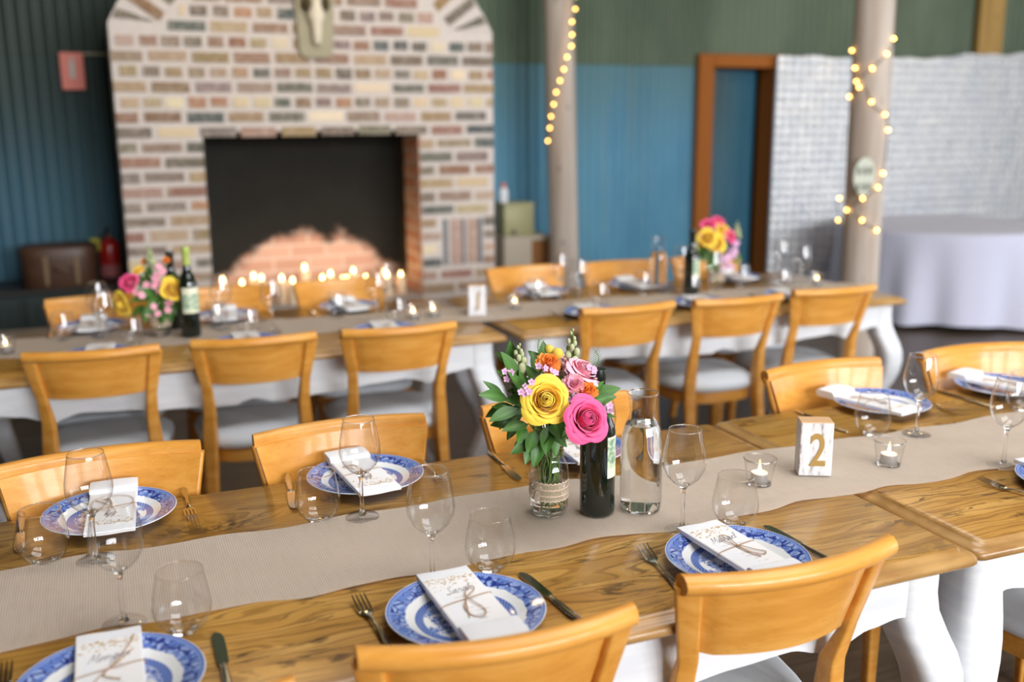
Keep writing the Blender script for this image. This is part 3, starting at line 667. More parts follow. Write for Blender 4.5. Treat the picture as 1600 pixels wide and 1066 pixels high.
def build_napkin(word, seed, bow):
    r = random.Random(seed); t = thing('folded_napkin', '', 'napkin'); t.scale = (1, 1, 0.68)
    W = 0.047
    # cloth: stacked folds, the roll at the chair end (-y) standing a little higher
    b = NB()
    def slab(y0, y1, z0, z1, w):
        rings = []; h = (z1-z0)/2; zc = (z0+z1)/2; n = 10
        prof = []
        for k in range(7): a = PI/2+PI*k/6; prof.append((y0+h+h*math.cos(a), zc+h*math.sin(a)))
        for k in range(7): a = -PI/2+PI*k/6; prof.append((y1-h+h*math.cos(a), zc+h*math.sin(a)))
        for i in range(n+1):
            u = -1+2*i/n; k = 1.0 if abs(u) < 0.95 else 0.86
            rings.append([(w*u, y, zc+(zz-zc)*k+0.0012*math.sin(u*3+y*30)+0.010*max(0, (-y-0.09))/0.05*0.25) for y, zz in prof])
        loft(b, rings)
    slab(-0.130, 0.136, 0.021, 0.0285, W); slab(-0.127, 0.137, 0.027, 0.0345, W*0.99)
    slab(-0.140, -0.078, 0.026, 0.051, W*1.02); slab(-0.138, -0.07, 0.018, 0.034, W*1.01)
    obj('napkin_cloth', b, M['linen'], t, 60)
    # menu card lying on the cloth
    b = NB(); bx(b, -0.0445, 0.0445, -0.088, 0.117, 0.0352, 0.0360); card = obj('menu_card', b, M['card'], t, 0, (0, -0.012, 0))
    b = NB()
    for k in range(90):
        x = r.uniform(-0.042, 0.042); y = 0.115-abs(r.gauss(0, 0.016)); s = r.uniform(0.0012, 0.0024)
        a = r.uniform(0, PI); q = [(x+s*math.cos(a+i*PI/2)*(1.5 if i % 2 else 0.8), max(min(y+s*math.sin(a+i*PI/2), 0.117), 0.05), 0.03615) for i in range(4)]
        b.faces.new([b.verts.new(p) for p in q])
    obj('gold_flecks', b, M['gold_fleck'], card, 0)
    obj('name_lettering', lettering(word, 0.0, 0.062, 0.024, 0.0363), M['ink'], card, 0)
    b = NB()
    for k in range(8):
        y = 0.036-k*0.0135; hw = r.uniform(0.012, 0.034); 
        if k in (2,): continue
        for f in range(r.randint(2, 4)):
            x = r.uniform(-hw, hw*0.6); bx(b, x, min(x+r.uniform(0.006, 0.016), 0.04), y-0.0008, y+0.0008, 0.0361, 0.0362)
    obj('printed_lines', b, M['grey_print'], card, 0)
    # jute twine round the middle with a loose bow
    b = NB(); z = 0.0372; y = 0.012
    tube(b, spline([(-W-0.002, y-0.012, 0.028), (-W+0.004, y-0.010, z), (0, y, z+0.001), (W-0.004, y+0.008, z), (W+0.002, y+0.009, 0.028)], 5), 0.0010, 6)
    if bow == 'loop':
        tube(b, spline([(0, y, z+.002), (-.014, y-.030, z+.002), (-.010, y-.060, z+.002), (.006, y-.066, z+.003), (.014, y-.045, z+.003), (.002, y+.004, z+.004), (.012, y+.030, z+.004), (.024, y+.036, z+.004), (.022, y+.022, z+.004), (0, y, z+.004), (-.012, y-.040, z+.002), (-.018, y-.062, z+.001)], 6), 0.0011, 6)
    elif bow == 'tail':
        tube(b, spline([(.036, .105, z), (.030, .080, z+.001), (.012, y+.022, z+.002), (0, y, z+.003), (-.008, y-.018, z+.003), (.004, y-.030, z+.002), (.014, y-.036, z+.001)], 6), 0.0012, 6)
        tube(b, spline([(.034, .060, z), (.010, y+.012, z+.002), (0, y, z+.003), (-.016, y-.024, z+.002), (-.03, y-.05, z)], 6), 0.0010, 6)
    else:
        tube(b, spline([(0, y, z+.002), (-.008, y+.030, z+.004), (-.002, y+.048, z+.004), (.008, y+.040, z+.004), (.002, y, z+.004), (.004, y-.030, z+.003), (.020, y-.050, z+.002), (.032, y-.044, z+.002), (.020, y-.030, z+.003), (0, y, z+.004), (.004, y-.04, z+.002), (.012, y-.056, z+.001)], 6), 0.0011, 6)
    obj('twine', b, M['twine'], t)
    return t
NAP = {'a': build_napkin('Sarah', 1, 'loop'), 'b': build_napkin('Michael', 2, 'bow'), 'c': build_napkin('Morgan', 3, 'tail'), 'd': build_napkin('lily', 4, 'bow')}
NAP_USED = set()
def build_fork():
    b = NB(); t = thing('fork', '', 'fork')
    prof = [(-0.095, .0055, .003), (-0.09, .0075, .003), (-0.06, .006, .004), (-0.01, .003, .009), (0.025, .003, .008), (0.035, .006, .006), (0.045, .011, .0045), (0.052, .0125, .005)]
    loft(b, [[(w*c, y, z+0.0012*s) for c, s in ((-1, 0), (-.5, 1), (.5, 1), (1, 0), (.5, -1), (-.5, -1))] for y, w, z in prof]); obj('handle', b, M['steel'], t, 60)
    b = NB()
    for i in range(4):
        x = -0.0105+0.007*i
        P = [(x*0.95, .050, .005), (x, .07, .0075), (x, .09, .010), (x, .102, .0125)]
        loft(b, [[(p[0]+w*sx, p[1], p[2]+0.0009*sz) for sx, sz in ((-1, -1), (1, -1), (1, 1), (-1, 1))] for p, w in zip(P, (.0022, .0018, .0015, .0006))])
    obj('tines', b, M['steel'], t, 60); return t
def build_knife():
    t = thing('knife', '', 'knife'); b = NB()
    loft(b, [[(w*math.cos(a), y, .0045+.0032*math.sin(a)) for a in [2*PI*k/8 for k in range(8)]] for y, w in ((-.11, .004), (-.105, .0075), (-.06, .0075), (-.02, .006), (.0, .005), (.004, .003))]); obj('handle', b, M['steel'], t, 60)
    b = NB(); loft(b, [[(l, y, .0035), (l, y, .0048), (rr, y, .0045), (rr, y, .0035)] for y, l, rr in ((.0, -.005, .005), (.01, -.008, .009), (.05, -.008, .0105), (.085, -.008, .0105), (.1, -.007, .008), (.107, -.004, .003))]); obj('blade', b, M['steel'], t, 60)
    return t
fork0, knife0 = build_fork(), build_knife()
def build_wine():
    t = thing('wine_glass', '', 'wine glass')
    b = NB(); lathe(b, [(.0045, .093), (.011, .0955), (.022, .1025), (.033, .1145), (.0405, .130), (.0426, .143), (.0417, .159), (.037, .185), (.0325, .207), (.0318, .2105)], 40); bl = obj('bowl', b, M['glass'], t, 60)
    b = NB(); lathe(b, [(.0317, .2096), (.0323, .2098), (.0325, .2108), (.0319, .2116), (.0314, .2108), (.0317, .2096)], 40); obj('rim', b, M['solid_glass'], bl, 60)
    b = NB(); lathe(b, [(.0001, .0045), (.009, .006), (.006, .011), (.0042, .02), (.0037, .05), (.0037, .075), (.005, .086), (.009, .093), (.013, .097), (.008, .0985), (.0001, .0975)], 20); obj('stem', b, M['solid_glass'], t, 60)
    b = NB(); lathe(b, [(.0001, 0.0), (.034, 0.0), (.0352, .0008), (.034, .0018), (.018, .0032), (.009, .0055), (.0001, .0055)], 40); obj('foot', b, M['glass'], t, 60)
    return t
def build_tumbler():
    t = thing('water_tumbler', '', 'tumbler')
    b = NB(); lathe(b, [(.021, .003), (.030, .008), (.040, .020), (.0455, .034), (.0465, .044), (.0445, .062), (.040, .085), (.0365, .1035)], 40); bl = obj('glass_wall', b, M['glass'], t, 60)
    b = NB(); lathe(b, [(.0364, .1026), (.0370, .103), (.0371, .104), (.0366, .1048), (.0361, .104), (.0364, .1026)], 40); obj('rim', b, M['solid_glass'], bl, 60)
    b = NB(); lathe(b, [(.0001, 0), (.021, 0), (.0225, .002), (.021, .0042), (.012, .0062), (.0001, .0066)], 32); obj('base', b, M['solid_glass'], t, 60)
    return t
wine0, tumb0 = build_wine(), build_tumbler()
FIRST = set()
def put(proto, loc, rz, label, group):
    if proto.name not in FIRST:
        FIRST.add(proto.name); proto.location = loc; proto.rotation_euler = (0, 0, rz); proto['label'] = label; proto['group'] = group; return proto
    return dup(proto, loc, rz, label, group)
FT = 'front table'
def setting(where, px, py, flip, nap, dx=0.0, rot=0.0, fork=None, knife=None, z=TZ):
    rz = PI if flip else 0.0; s = -1 if flip else 1
    put(plate0, (px, py, z), rz, 'blue patterned china plate, '+where, 'blue patterned plates')
    put(NAP[nap], (px+dx, py, z+0.0065), rz+R_(rot), 'white napkin with card, '+where, 'napkins with menu cards')
    fx, fy, fr = fork or (px-s*0.147, py+s*0.03, 0.0)
    put(fork0, (fx, fy, z), rz+R_(fr), 'silver fork, '+where, 'silver forks')
    kx, ky, kr = knife or (px+s*0.155, py-s*0.0, 0.0)
    put(knife0, (kx, ky, z), rz+R_(kr), 'silver knife, '+where, 'silver knives')
W_ = {}
W_['n1'] = 'near side of front table, closest to the bottom left corner'; W_['n2'] = 'near side of front table, second from the table joint'
W_['n3'] = 'near side of front table, first before the table joint'; W_['n4'] = 'near side of second front table, first past the joint'
W_['f1'] = 'far side of front table, second left of the bouquet'; W_['f2'] = 'far side of front table, first left of bouquet'
W_['f3'] = 'far side of front table, directly behind the bouquet'; W_['f4'] = 'far side of front table, behind the number 2 block'; W_['f5'] = 'far side of front table, last at its right end'
setting(W_['n1'], -0.05, 1.415, False, 'c', 0.0, 0, None, (0.107, 1.42, 0))
setting(W_['n2'], 0.492, 1.416, False, 'a', 0.005, 1, (0.348, 1.452, 2), (0.65, 1.43, 6))
setting(W_['n3'], 1.020, 1.417, False, 'b', 0.006, 3, (0.878, 1.444, -8), (1.18, 1.435, 4))
setting(W_['n4'], 1.945, 1.452, False, 'c', 0.0, 2, (1.790, 1.462, 14), None)
setting(W_['f1'], -0.042, 2.106, True, 'd', 0.005, -3, (0.112, 2.135, 0), (-0.21, 2.10, 3))
setting(W_['f2'], 0.498, 2.110, True, 'd', -0.01, 4, (0.655, 2.11, 0), (0.330, 2.115, -6))
setting(W_['f3'], 1.015, 2.10, True, 'd', 0.0, -2, None, (0.826, 2.085, -2))
setting(W_['f4'], 1.988, 2.115, True, 'd', -0.05, 14, None, (1.743, 2.075, -1))
setting(W_['f5'], 2.44, 2.112, True, 'd', -0.01, 14, None, (2.268, 2.09, 4))
for k, x, y in (('n1', -0.028, 1.622), ('n2', 0.483, 1.568), ('n3', 1.013, 1.594), ('n4', 1.903, 1.62), ('f1', -0.07, 1.902), ('f2', 0.441, 1.911), ('f3', 0.985, 1.915), ('f4', 1.895, 1.885)):
    put(wine0, (x, y, TZ+(0.0015 if 1.60 < y < 1.93 else 0)), 0, 'clear stemmed wine glass, '+W_[k], 'wine glasses')
for k, x, y in (('n1', 0.061, 1.564), ('n2', 0.598, 1.581), ('n3', 1.127, 1.580), ('f1', -0.159, 1.935), ('f2', 0.355, 1.935), ('f4', 1.793, 1.935), ('f5', 2.333, 1.945)):
    put(tumb0, (x, y, TZ), 0, 'clear stemless tumbler, '+W_[k], 'stemless tumblers')
ORD = ['first', 'second', 'third', 'fourth', 'fifth', 'sixth']
for i, x in enumerate((-0.08, 0.43, 0.955, 1.87, 2.37, 2.95)):
    wh = 'fireplace side of the far table, %s from its left end' % ORD[i]
    setting(wh, x, 4.225, True, 'd', 0.0, rng.uniform(-8, 8))
    put(wine0, (x-0.02+(0.05, -0.01, 0.15, 0.05, 0.17, 0.17)[i], (4.06, 4.03, 4.10, 4.08, 4.05, 4.06)[i], TZ+0.003), 0, 'clear stemmed wine glass, '+wh, 'wine glasses')
    put(tumb0, (x-0.10+(0, 0.05, 0.01, 0, 0.05, 0.02)[i], 4.06, TZ+0.003), 0, 'clear stemless tumbler, '+wh, 'stemless tumblers')
for i, x in enumerate((-0.06, 0.45, 0.97, 1.87, 2.40, 2.88)):
    wh = 'chair back side of the far table, %s from its left end' % ORD[i]
    setting(wh, x, 3.665, False, 'abc'[i % 3], 0.0, rng.uniform(-5, 5))
    put(wine0, (x+(0.03, 0.12, 0.02, 0.02, 0.16, 0.18)[i], (3.84, 3.86, 3.88, 3.86, 3.84, 3.84)[i], TZ+0.003), 0, 'clear stemmed wine glass, '+wh, 'wine glasses')
    put(tumb0, (x+(0.12, 0.03, 0.10, 0.12, 0.06, 0.08)[i], 3.86, TZ+0.003), 0, 'clear stemless tumbler, '+wh, 'stemless tumblers')

# ------------------------------------------------------------------ votives, blocks, bottles, carafes
def build_votive():
    t = thing('votive_holder', '', 'candle holder')
    b = NB(); lathe(b, [(.0265, .002), (.028, .01), (.033, .045), (.036, .060)], 36); obj('glass_cup', b, M['glass'], t, 60)
    b = NB(); lathe(b, [(.0358, .0585), (.0368, .0595), (.0370, .061), (.0362, .0620), (.0350, .061), (.0345, .0595), (.0358, .0585)], 36); obj('rim', b, M['solid_glass'], t, 60)
    b = NB(); lathe(b, [(.0001, 0), (.026, 0), (.0272, .002), (.026, .0045), (.0001, .0045)], 32); obj('base', b, M['solid_glass'], t, 60)
    return t
def build_tealight():
    t = thing('tealight', '', 'candle')
    b = NB(); lathe(b, [(.0001, 0), (.0185, 0), (.0188, .001), (.0188, .0215), (.0182, .0215), (.0182, .019), (.0001, .019)], 28); obj('tin_cup', b, M['tin'], t, 40)
    b = NB(); lathe(b, [(.018, .019), (.018, .0235), (.006, .0222), (.0001, .022)], 28); obj('wax', b, M['wax'], t, 60)
    b = NB(); tube(b, [(0, 0, .0215), (0, 0, .027)], .0008, 6); obj('wick', b, M['wick'], t)
    b = NB(); lathe(b, [(.0001, .0255), (.0026, .028), (.0033, .0315), (.0026, .036), (.0012, .041), (.0001, .0435)], 12); obj('flame', b, M['flame'], t, 80)
    return t
vot0, tea0 = build_votive(), build_tealight()
VOT = [(1.305, 1.744, 'beside the number 2 block, nearer the carafe'), (1.66, 1.730, 'just past the number 2 block, away from the carafe'), (-0.365, 3.90, 'at the left end of the far table'), (1.236, 3.905, 'before the number 1 block on the far table'), (1.144, 3.885, 'second before the number 1 block on the far table'), (1.614, 3.925, 'just past the number 1 block on the far table'), (3.202, 3.90, 'at the right end of the far table')]
for x, y, wh in VOT:
    put(vot0, (x, y, TZ+0.0025+(0.003 if y > 3 and x > 0.6 else 0)), 0, 'clear glass votive holder '+wh, 'votive holders')
    put(tea0, (x, y, TZ+0.0072+(0.003 if y > 3 and x > 0.6 else 0)), 0, 'lit tealight inside the glass '+wh, 'tealights')
def build_block(ch, loc, rz, label):
    t = thing('number_block', label, 'table number', loc, rz, 'wooden table number blocks')
    b = NB(); bx(b, -0.037, 0.037, -0.024, 0.024, 0, 0.128, 0.002); o = obj('wood_block', b, [M['block'], M['bare_wood']], t, 0)
    o.data.polygons.foreach_set('material_index', [1 if (p.center.z > 0.1265) else 0 for p in o.data.polygons])
    c = bpy.data.curves.new('numeral', 'FONT'); c.body = ch; c.size = 0.108; c.extrude = 0.0008; c.offset = 0.0014; c.align_x = 'CENTER'
    tmp = bpy.data.objects.new('numeral', c); COL.objects.link(tmp); dg = bpy.context.evaluated_depsgraph_get(); me = bpy.data.meshes.new_from_object(tmp.evaluated_get(dg)); bpy.data.objects.remove(tmp)
    me.materials.clear(); me.materials.append(M['gold']); n = bpy.data.objects.new('numeral', me); COL.objects.link(n); n.parent = t
    n.scale = (0.72, 1, 1); n.rotation_euler = (R_(90), 0, 0); n.location = (0.004, -0.0248, 0.026)
build_block('2', (1.462, 1.757, TZ+0.0025), R_(-27), 'white distressed wooden block with gold number 2')
build_block('1', (1.418, 3.87, TZ+0.0055), R_(-18), 'white wooden block with number 1 on the far table')
def build_bottle(hgt, capcol):
    t = thing('wine_bottle', '', 'bottle')
    b = NB(); k = hgt/0.308
    lathe(b, [(.0001, .004), (.030, .0), (.0355, .004), (.0365, .010), (.0365, .175*k), (.0345, .190*k), (.027, .208*k), (.0185, .222*k), (.0148, .236*k), (.014, .25*k)], 36); obj('bottle_body', b, M['wine_glass_dark'], t, 60)
    b = NB(); lathe(b, [(.0142, .245*k), (.0144, .252*k), (.0142, .285*k), (.0158, .288*k), (.0158, .3*k), (.0145, .308*k), (.0001, .308*k)], 24); obj('foil_cap', b, capcol, t, 60)
    b = NB(); n = 20; rings = []
    for i in range(n+1):
        a = R_(-62+124*i/n); rings.append([(.0368*math.sin(a), -.0368*math.cos(a), .085*k), (.0368*math.sin(a), -.0368*math.cos(a), .172*k)])
    loft(b, rings, False, False); obj('paper_label', b, M['label'], t, 60)
    return t
bot = build_bottle(0.308, M['foil']); bot.location = (0.897, 1.74, TZ+0.0025); bot.rotation_euler = (0, 0, R_(68)); tag(bot, 'dark green wine bottle beside the bouquet on the front table', 'bottle', 'wine bottles')
bot2 = build_bottle(0.345, plain('green_neck_foil', (176, 190, 96), 0.4)); bot2.location = (0.272, 3.93, TZ+0.0025); bot2.rotation_euler = (0, 0, R_(18)); tag(bot2, 'dark wine bottle with yellow green neck beside the far left bouquet', 'bottle', 'wine bottles')
dup(bot, (0.225, 4.12, TZ+0.0025), R_(200), 'dark wine bottle with black neck, behind the far left bouquet', 'wine bottles')
dup(bot, (2.475, 3.885, TZ+0.0055), R_(40), 'dark wine bottle beside the bouquet at the door end', 'wine bottles')
def build_carafe():
    t = thing('water_carafe', '', 'carafe')
    b = NB(); lathe(b, [(.038, .002), (.0425, .008), (.0435, .02), (.0430, .12), (.0425, .150), (.040, .172), (.033, .190), (.0275, .203), (.0268, .215), (.0285, .236), (.0315, .2515)], 40); obj('glass_wall', b, M['glass'], t, 60)
    b = NB(); lathe(b, [(.0313, .2505), (.0322, .251), (.0325, .2525), (.0316, .2535), (.0308, .2525), (.0313, .2505)], 40); obj('rim', b, M['solid_glass'], t, 60)
    b = NB(); lathe(b, [(.0001, 0), (.037, 0), (.0405, .003), (.0405, .008), (.0001, .008)], 36); obj('base', b, M['solid_glass'], t, 60)
    return t
car0 = build_carafe(); tag(car0, 'glass carafe of water beside the dark bottle on the front table', 'carafe', 'water carafes'); car0.location = (0.990, 1.722, TZ+0.0025)
def build_water(prof, loc, label, grp='water in glass vessels'):
    b = NB(); lathe(b, prof, 40); return tag(obj('water', b, M['water'], None, 60, loc), label, 'water', grp)
wat = [(.0001, .0085), (.040, .0085), (.0425, .02), (.0422, .12), (.0416, .150), (.0392, .172), (.0335, .1875), (.0001, .1875)]
build_water(wat, (0.990, 1.722, TZ+0.0025), 'clear water filling the carafe on the front table')
dup(car0, (2.42, 4.09, TZ+0.0055), 0, 'glass carafe of water on the far table', 'water carafes'); build_water(wat, (2.42, 4.09, TZ+0.0055), 'clear water filling the carafe on the far table')

# ------------------------------------------------------------------ bouquets
def build_jar():
    t = thing('flower_jar', '', 'jar')
    b = NB(); lathe(b, [(.028, .003), (.036, .008), (.0395, .02), (.0405, .05), (.0405, .095), (.038, .108), (.031, .120), (.0295, .126), (.030, .145)], 36); obj('glass_wall', b, M['glass'], t, 60)
    b = NB(); lathe(b, [(.0001, 0), (.028, 0), (.034, .003), (.036, .008), (.030, .0095), (.0001, .0075)], 32); obj('base', b, M['solid_glass'], t, 60)
    b = NB(); lathe(b, [(.0298, .128), (.0315, .130), (.0298, .132), (.0298, .136), (.0315, .138), (.0300, .140), (.0302, .144), (.0310, .146), (.0300, .147)], 32); obj('screw_thread', b, M['solid_glass'], t, 60)
    b = NB(); n = 150; rows = 15; g = []
    for i in range(n+1):
        a = 2*PI*i/n; sc = 0.003*abs(math.sin(a*14)); g.append([((.0415+.0006*math.sin(a*75+j*PI))*math.cos(a), (.0415+.0006*math.sin(a*75+j*PI))*math.sin(a), .045-sc+j*(.036+2*sc)/rows+0.004*math.sin(a)) for j in range(rows+1)])
    vt = [[b.verts.new(p) for p in q] for q in g]
    for i in range(n):
        for j in range(rows):
            if (i+j) % 2 or j in (0, 4, 9, 14): b.faces.new((vt[i][j], vt[i+1][j], vt[i+1][j+1], vt[i][j+1]))
    obj('lace_band', b, M['lace'], t, 0)
    return t
def colour_tip(b, faces_v):
    lay = b.loops.layers.float_color.get('tip') or b.loops.layers.float_color.new('tip')
    for f in b.faces:
        for lp in f.loops: v = faces_v.get(lp.vert, 0.5); lp[lay] = (v, v, v, 1)
def rose_mesh(Rr, npet, seed, cup=1.0):
    r = random.Random(seed); b = NB(); tip = {}
    for i in range(npet):
        o = (i+0.6)/npet; az = i*2.39996+r.uniform(-.2, .2); wid = 1.7+1.1*(1-o); rt = Rr*(0.10+0.92*o**1.05); H = Rr*(1.06-0.36*o**1.5)*cup; curl = max(0, o-0.40)*0.70*Rr; close = 0.62*max(0, 1-o*1.35)
        nu, nv = 10, 7; g = []
        for j in range(nv+1):
            v = j/nv; row = []
            for k in range(nu+1):
                u = -1+2*k/nu; vv = v*(1-(0.30*abs(u)**1.7 if o > .35 else 0.07*abs(u)**3)); ang = az+u*wid/2*(0.45+0.55*min(1, v*1.6))
                rad = rt*(0.30+0.70*math.sin(min(1, vv*1.05)*PI/2)**0.8)*(1-0.05*u*u)*(1-close*v*v)+curl*max(0, vv-0.7)*1.9
                z = H*math.sin(vv*PI/2)-curl*max(0, vv-0.72)**1.2*2.6-(0.10*Rr*o*abs(u)**2*v)+0.02*Rr*math.sin(u*4+i)
                p = b.verts.new((rad*math.cos(ang), rad*math.sin(ang), z)); tip[p] = min(1, 0.10+v*0.9*(0.75+0.25*o)); row.append(p)
            g.append(row)
        for j in range(nv):
            for k in range(nu): b.faces.new((g[j][k], g[j][k+1], g[j+1][k+1], g[j+1][k]))
    colour_tip(b, tip); return b
def ruffle_mesh(Rr, n, seed, layers=5):
    r = random.Random(seed); b = NB(); tip = {}
    for L in range(layers):
        el = R_(8+78*L/(layers-1)); k = max(5, int(n*math.cos(el)))
        for i in range(k):
            az = 2*PI*(i+0.5*(L % 2))/k+r.uniform(-.1, .1); le = Rr*r.uniform(.85, 1.05); w = Rr*0.16
            d = V(math.cos(az)*math.cos(el), math.sin(az)*math.cos(el), math.sin(el)); s = V(-math.sin(az), math.cos(az), 0); up = d.cross(s)*-1
            prev = None
            for v, ww in ((0.15, .5), (.5, 1), (.85, 1.0), (1, .45)):
                c = d*le*v+up*(-0.12*Rr*v*v); cur = [b.verts.new(c-s*w*ww), b.verts.new(c+up*0.02*Rr), b.verts.new(c+s*w*ww)]
                for q in cur: tip[q] = v
                if prev:
                    for a in range(2): b.faces.new((prev[a], prev[a+1], cur[a+1], cur[a]))
                prev = cur
    colour_tip(b, tip); return b
def orient(d, roll=0.0):
    d = Vector(d).normalized(); return d.to_track_quat('Z', 'Y').to_matrix().to_4x4() @ Matrix.Rotation(roll, 4, 'Z')
def stem_pts(head, d, neck, foot):
    return spline([head, Vector(head)-Vector(d).normalized()*0.025, neck, foot], 5)
def flower(name, label, cat, bmf, mat, part, pos, d, neck, foot, group, roll=0.0, extra=None, scale=1.0):
    t = thing(name, label, cat, pos, 0, group)
    o = obj(part, bmf, mat, t, 80); o.matrix_local = orient(d, roll) @ Matrix.Scale(scale, 4)
    b = NB(); P = [p-Vector(pos) for p in stem_pts(Vector(pos), d, neck, foot)]; tube(b, P, 0.0022, 6); obj('stem', b, M['stem'], t)
    return t
def leaf_bm(L, W):
    b = NB(); tip = {}; nv = 9; g = []
    for j in range(nv+1):
        v = j/nv; w = W*math.sin(PI*min(1, v*0.97+0.015)**0.85)**0.9*0.5+0.0006; row = []
        for k in range(5):
            u = -1+k/2; p = b.verts.new((u*w, L*v, -0.10*L*v*v*2+0.22*abs(u)*w)); tip[p] = 0.9 if k == 2 else 0.25+0.2*abs(u); row.append(p)
        g.append(row)
    for j in range(nv):
        for k in range(4): b.faces.new((g[j][k], g[j][k+1], g[j+1][k+1], g[j+1][k]))
    colour_tip(b, tip); return b
LEAFM = []
def leaf(pos, cen, neck, foot, r, label, group, L=0.062, W=0.030, face=0.75):
    if not LEAFM:
        tmp = obj('leaf_blade', leaf_bm(1.0, 0.46), M['leaf'], None, 80); LEAFM.append(tmp.data); bpy.data.objects.remove(tmp)
    pos = Vector(pos); out = (pos-cen); out.y *= 0.4
    dirv = out.normalized()+V(r.uniform(-.35, .35), r.uniform(-.3, .2), r.uniform(-.25, .3)); dirv.normalize()
    nrm = V(-0.2, -0.85, 0.55)*face+V(r.uniform(-.6, .6), r.uniform(-.4, .4), r.uniform(-.3, .6)); nrm = (nrm-dirv*nrm.dot(dirv)).normalized()
    xax = dirv.cross(nrm); t = thing('leaf_sprig', label, 'leaf sprig', pos, 0, group)
    for k in range(2):
        o = bpy.data.objects.new('leaf_blade', LEAFM[0]); COL.objects.link(o); o.parent = t
        l = L*r.uniform(.85, 1.15)*(1 if k == 0 else .8); m = Matrix((xax, dirv, nrm)).transposed().to_4x4()
        if k: m = Matrix.Rotation(r.choice([-1, 1])*r.uniform(.6, 1.0), 4, nrm) @ m
        o.matrix_local = Matrix.Translation(-dirv*l*0.45+(-nrm*0.006 if k else V(0, 0, 0))) @ m @ Matrix.Scale(l, 4)
    b = NB(); a = -dirv*L*0.45; P = spline([a, a*1.6+V(0, 0, -.004), Vector(neck)-pos, Vector(foot)-pos], 5); tube(b, P, 0.0014, 5); obj('stem', b, M['stem'], t)
def snap(pos, neck, foot, h, r, label, group, pinkish=False):
    pos = Vector(pos); t = thing('snapdragon_spike', label, 'flower', pos, 0, group)
    b = NB(); n = 14
    for i in range(n):
        v = i/(n-1); a = i*2.4; rad = 0.011*(1-v)**0.7+0.002; s = 0.0075*(1-v)+0.0025
        ball(b, (rad*math.cos(a), rad*math.sin(a), -h*0.5+h*v), s, 8, 6, 1.3)
    obj('buds', b, M['bud_pink'] if pinkish else M['bud'], t, 80)
    b = NB(); P = spline([V(0, 0, h*0.5), V(0, 0, -h*0.5), Vector(neck)-pos, Vector(foot)-pos], 5); tube(b, P, 0.0016, 5); obj('stem', b, M['stem'], t)
WAXM = []
def wax_sprig(pos, neck, foot, r, label, group, mat, s=1.0):
    pos = Vector(pos); t = thing('waxflower_sprig', label, 'flower', pos, 0, group); b = NB(); tip = {}
    for k in range(3):
        c = V(r.uniform(-.012, .012), r.uniform(-.01, .006), r.uniform(-.010, .010))*s; nrm = V(r.uniform(-.6, .6), -0.9, r.uniform(-.1, .8)).normalized(); u = nrm.orthogonal().normalized(); v = nrm.cross(u)
        for i in range(5):
            a = 2*PI*i/5; d = math.cos(a)*u+math.sin(a)*v; q = -math.sin(a)*u+math.cos(a)*v; R5 = 0.0072*s
            f = [c, c+d*R5*.55+q*R5*.42, c+d*R5+q*R5*.25+nrm*.001, c+d*R5-q*R5*.25+nrm*.001, c+d*R5*.55-q*R5*.42]
            vs = [b.verts.new(p) for p in f]; b.faces.new(vs)
            for w_, p in enumerate(vs): tip[p] = 0.1 if w_ == 0 else 0.9
    colour_tip(b, tip); obj('blossoms', b, mat, t, 0)
    b = NB(); P = spline([V(0, 0.004, 0), V(0, 0.01, -0.02), Vector(neck)-pos, Vector(foot)-pos], 5); tube(b, P, 0.0009, 5); obj('stem', b, M['stem'], t)
def fern(pos, neck, foot, r, label, group):
    pos = Vector(pos); t = thing('fern_tip', label, 'foliage', pos, 0, group); b = NB()
    tube(b, spline([V(0, 0, .03), V(0, 0, -.01), Vector(neck)-pos, Vector(foot)-pos], 5), 0.0008, 5)
    for i in range(8):
        z = -0.005+i*0.0045
        for s in (-1, 1): tube(b, [(0, 0, z), (s*(.016-.0012*i), -.002, z+.010)], [.0006, .0003], 4)
    obj('fronds', b, M['stem'], t)
JZ = TZ+0.0025
jar0 = build_jar(); tag(jar0, 'glass jar with lace band holding the bouquet on the front table', 'jar', 'flower jars'); jar0.location = (0.803, 1.775, JZ)
build_water([(.0001, .0098), (.033, .0105), (.0388, .02), (.0398, .05), (.0398, .06), (.0001, .06)], (0.803, 1.775, JZ), 'shallow water in the lace banded jar on the front table')
rb = random.Random(21)
def neck_of(j, r): a = r.uniform(0, 2*PI); q = r.uniform(0, .022); return V(j[0]+q*math.cos(a), j[1]+q*math.sin(a), j[2]+.135)
def foot_of(j, r): a = r.uniform(0, 2*PI); q = r.uniform(0, .024); return V(j[0]+q*math.cos(a), j[1]+q*math.sin(a), j[2]+r.uniform(.015, .06))
NEAR = 'flowers of the near bouquet'
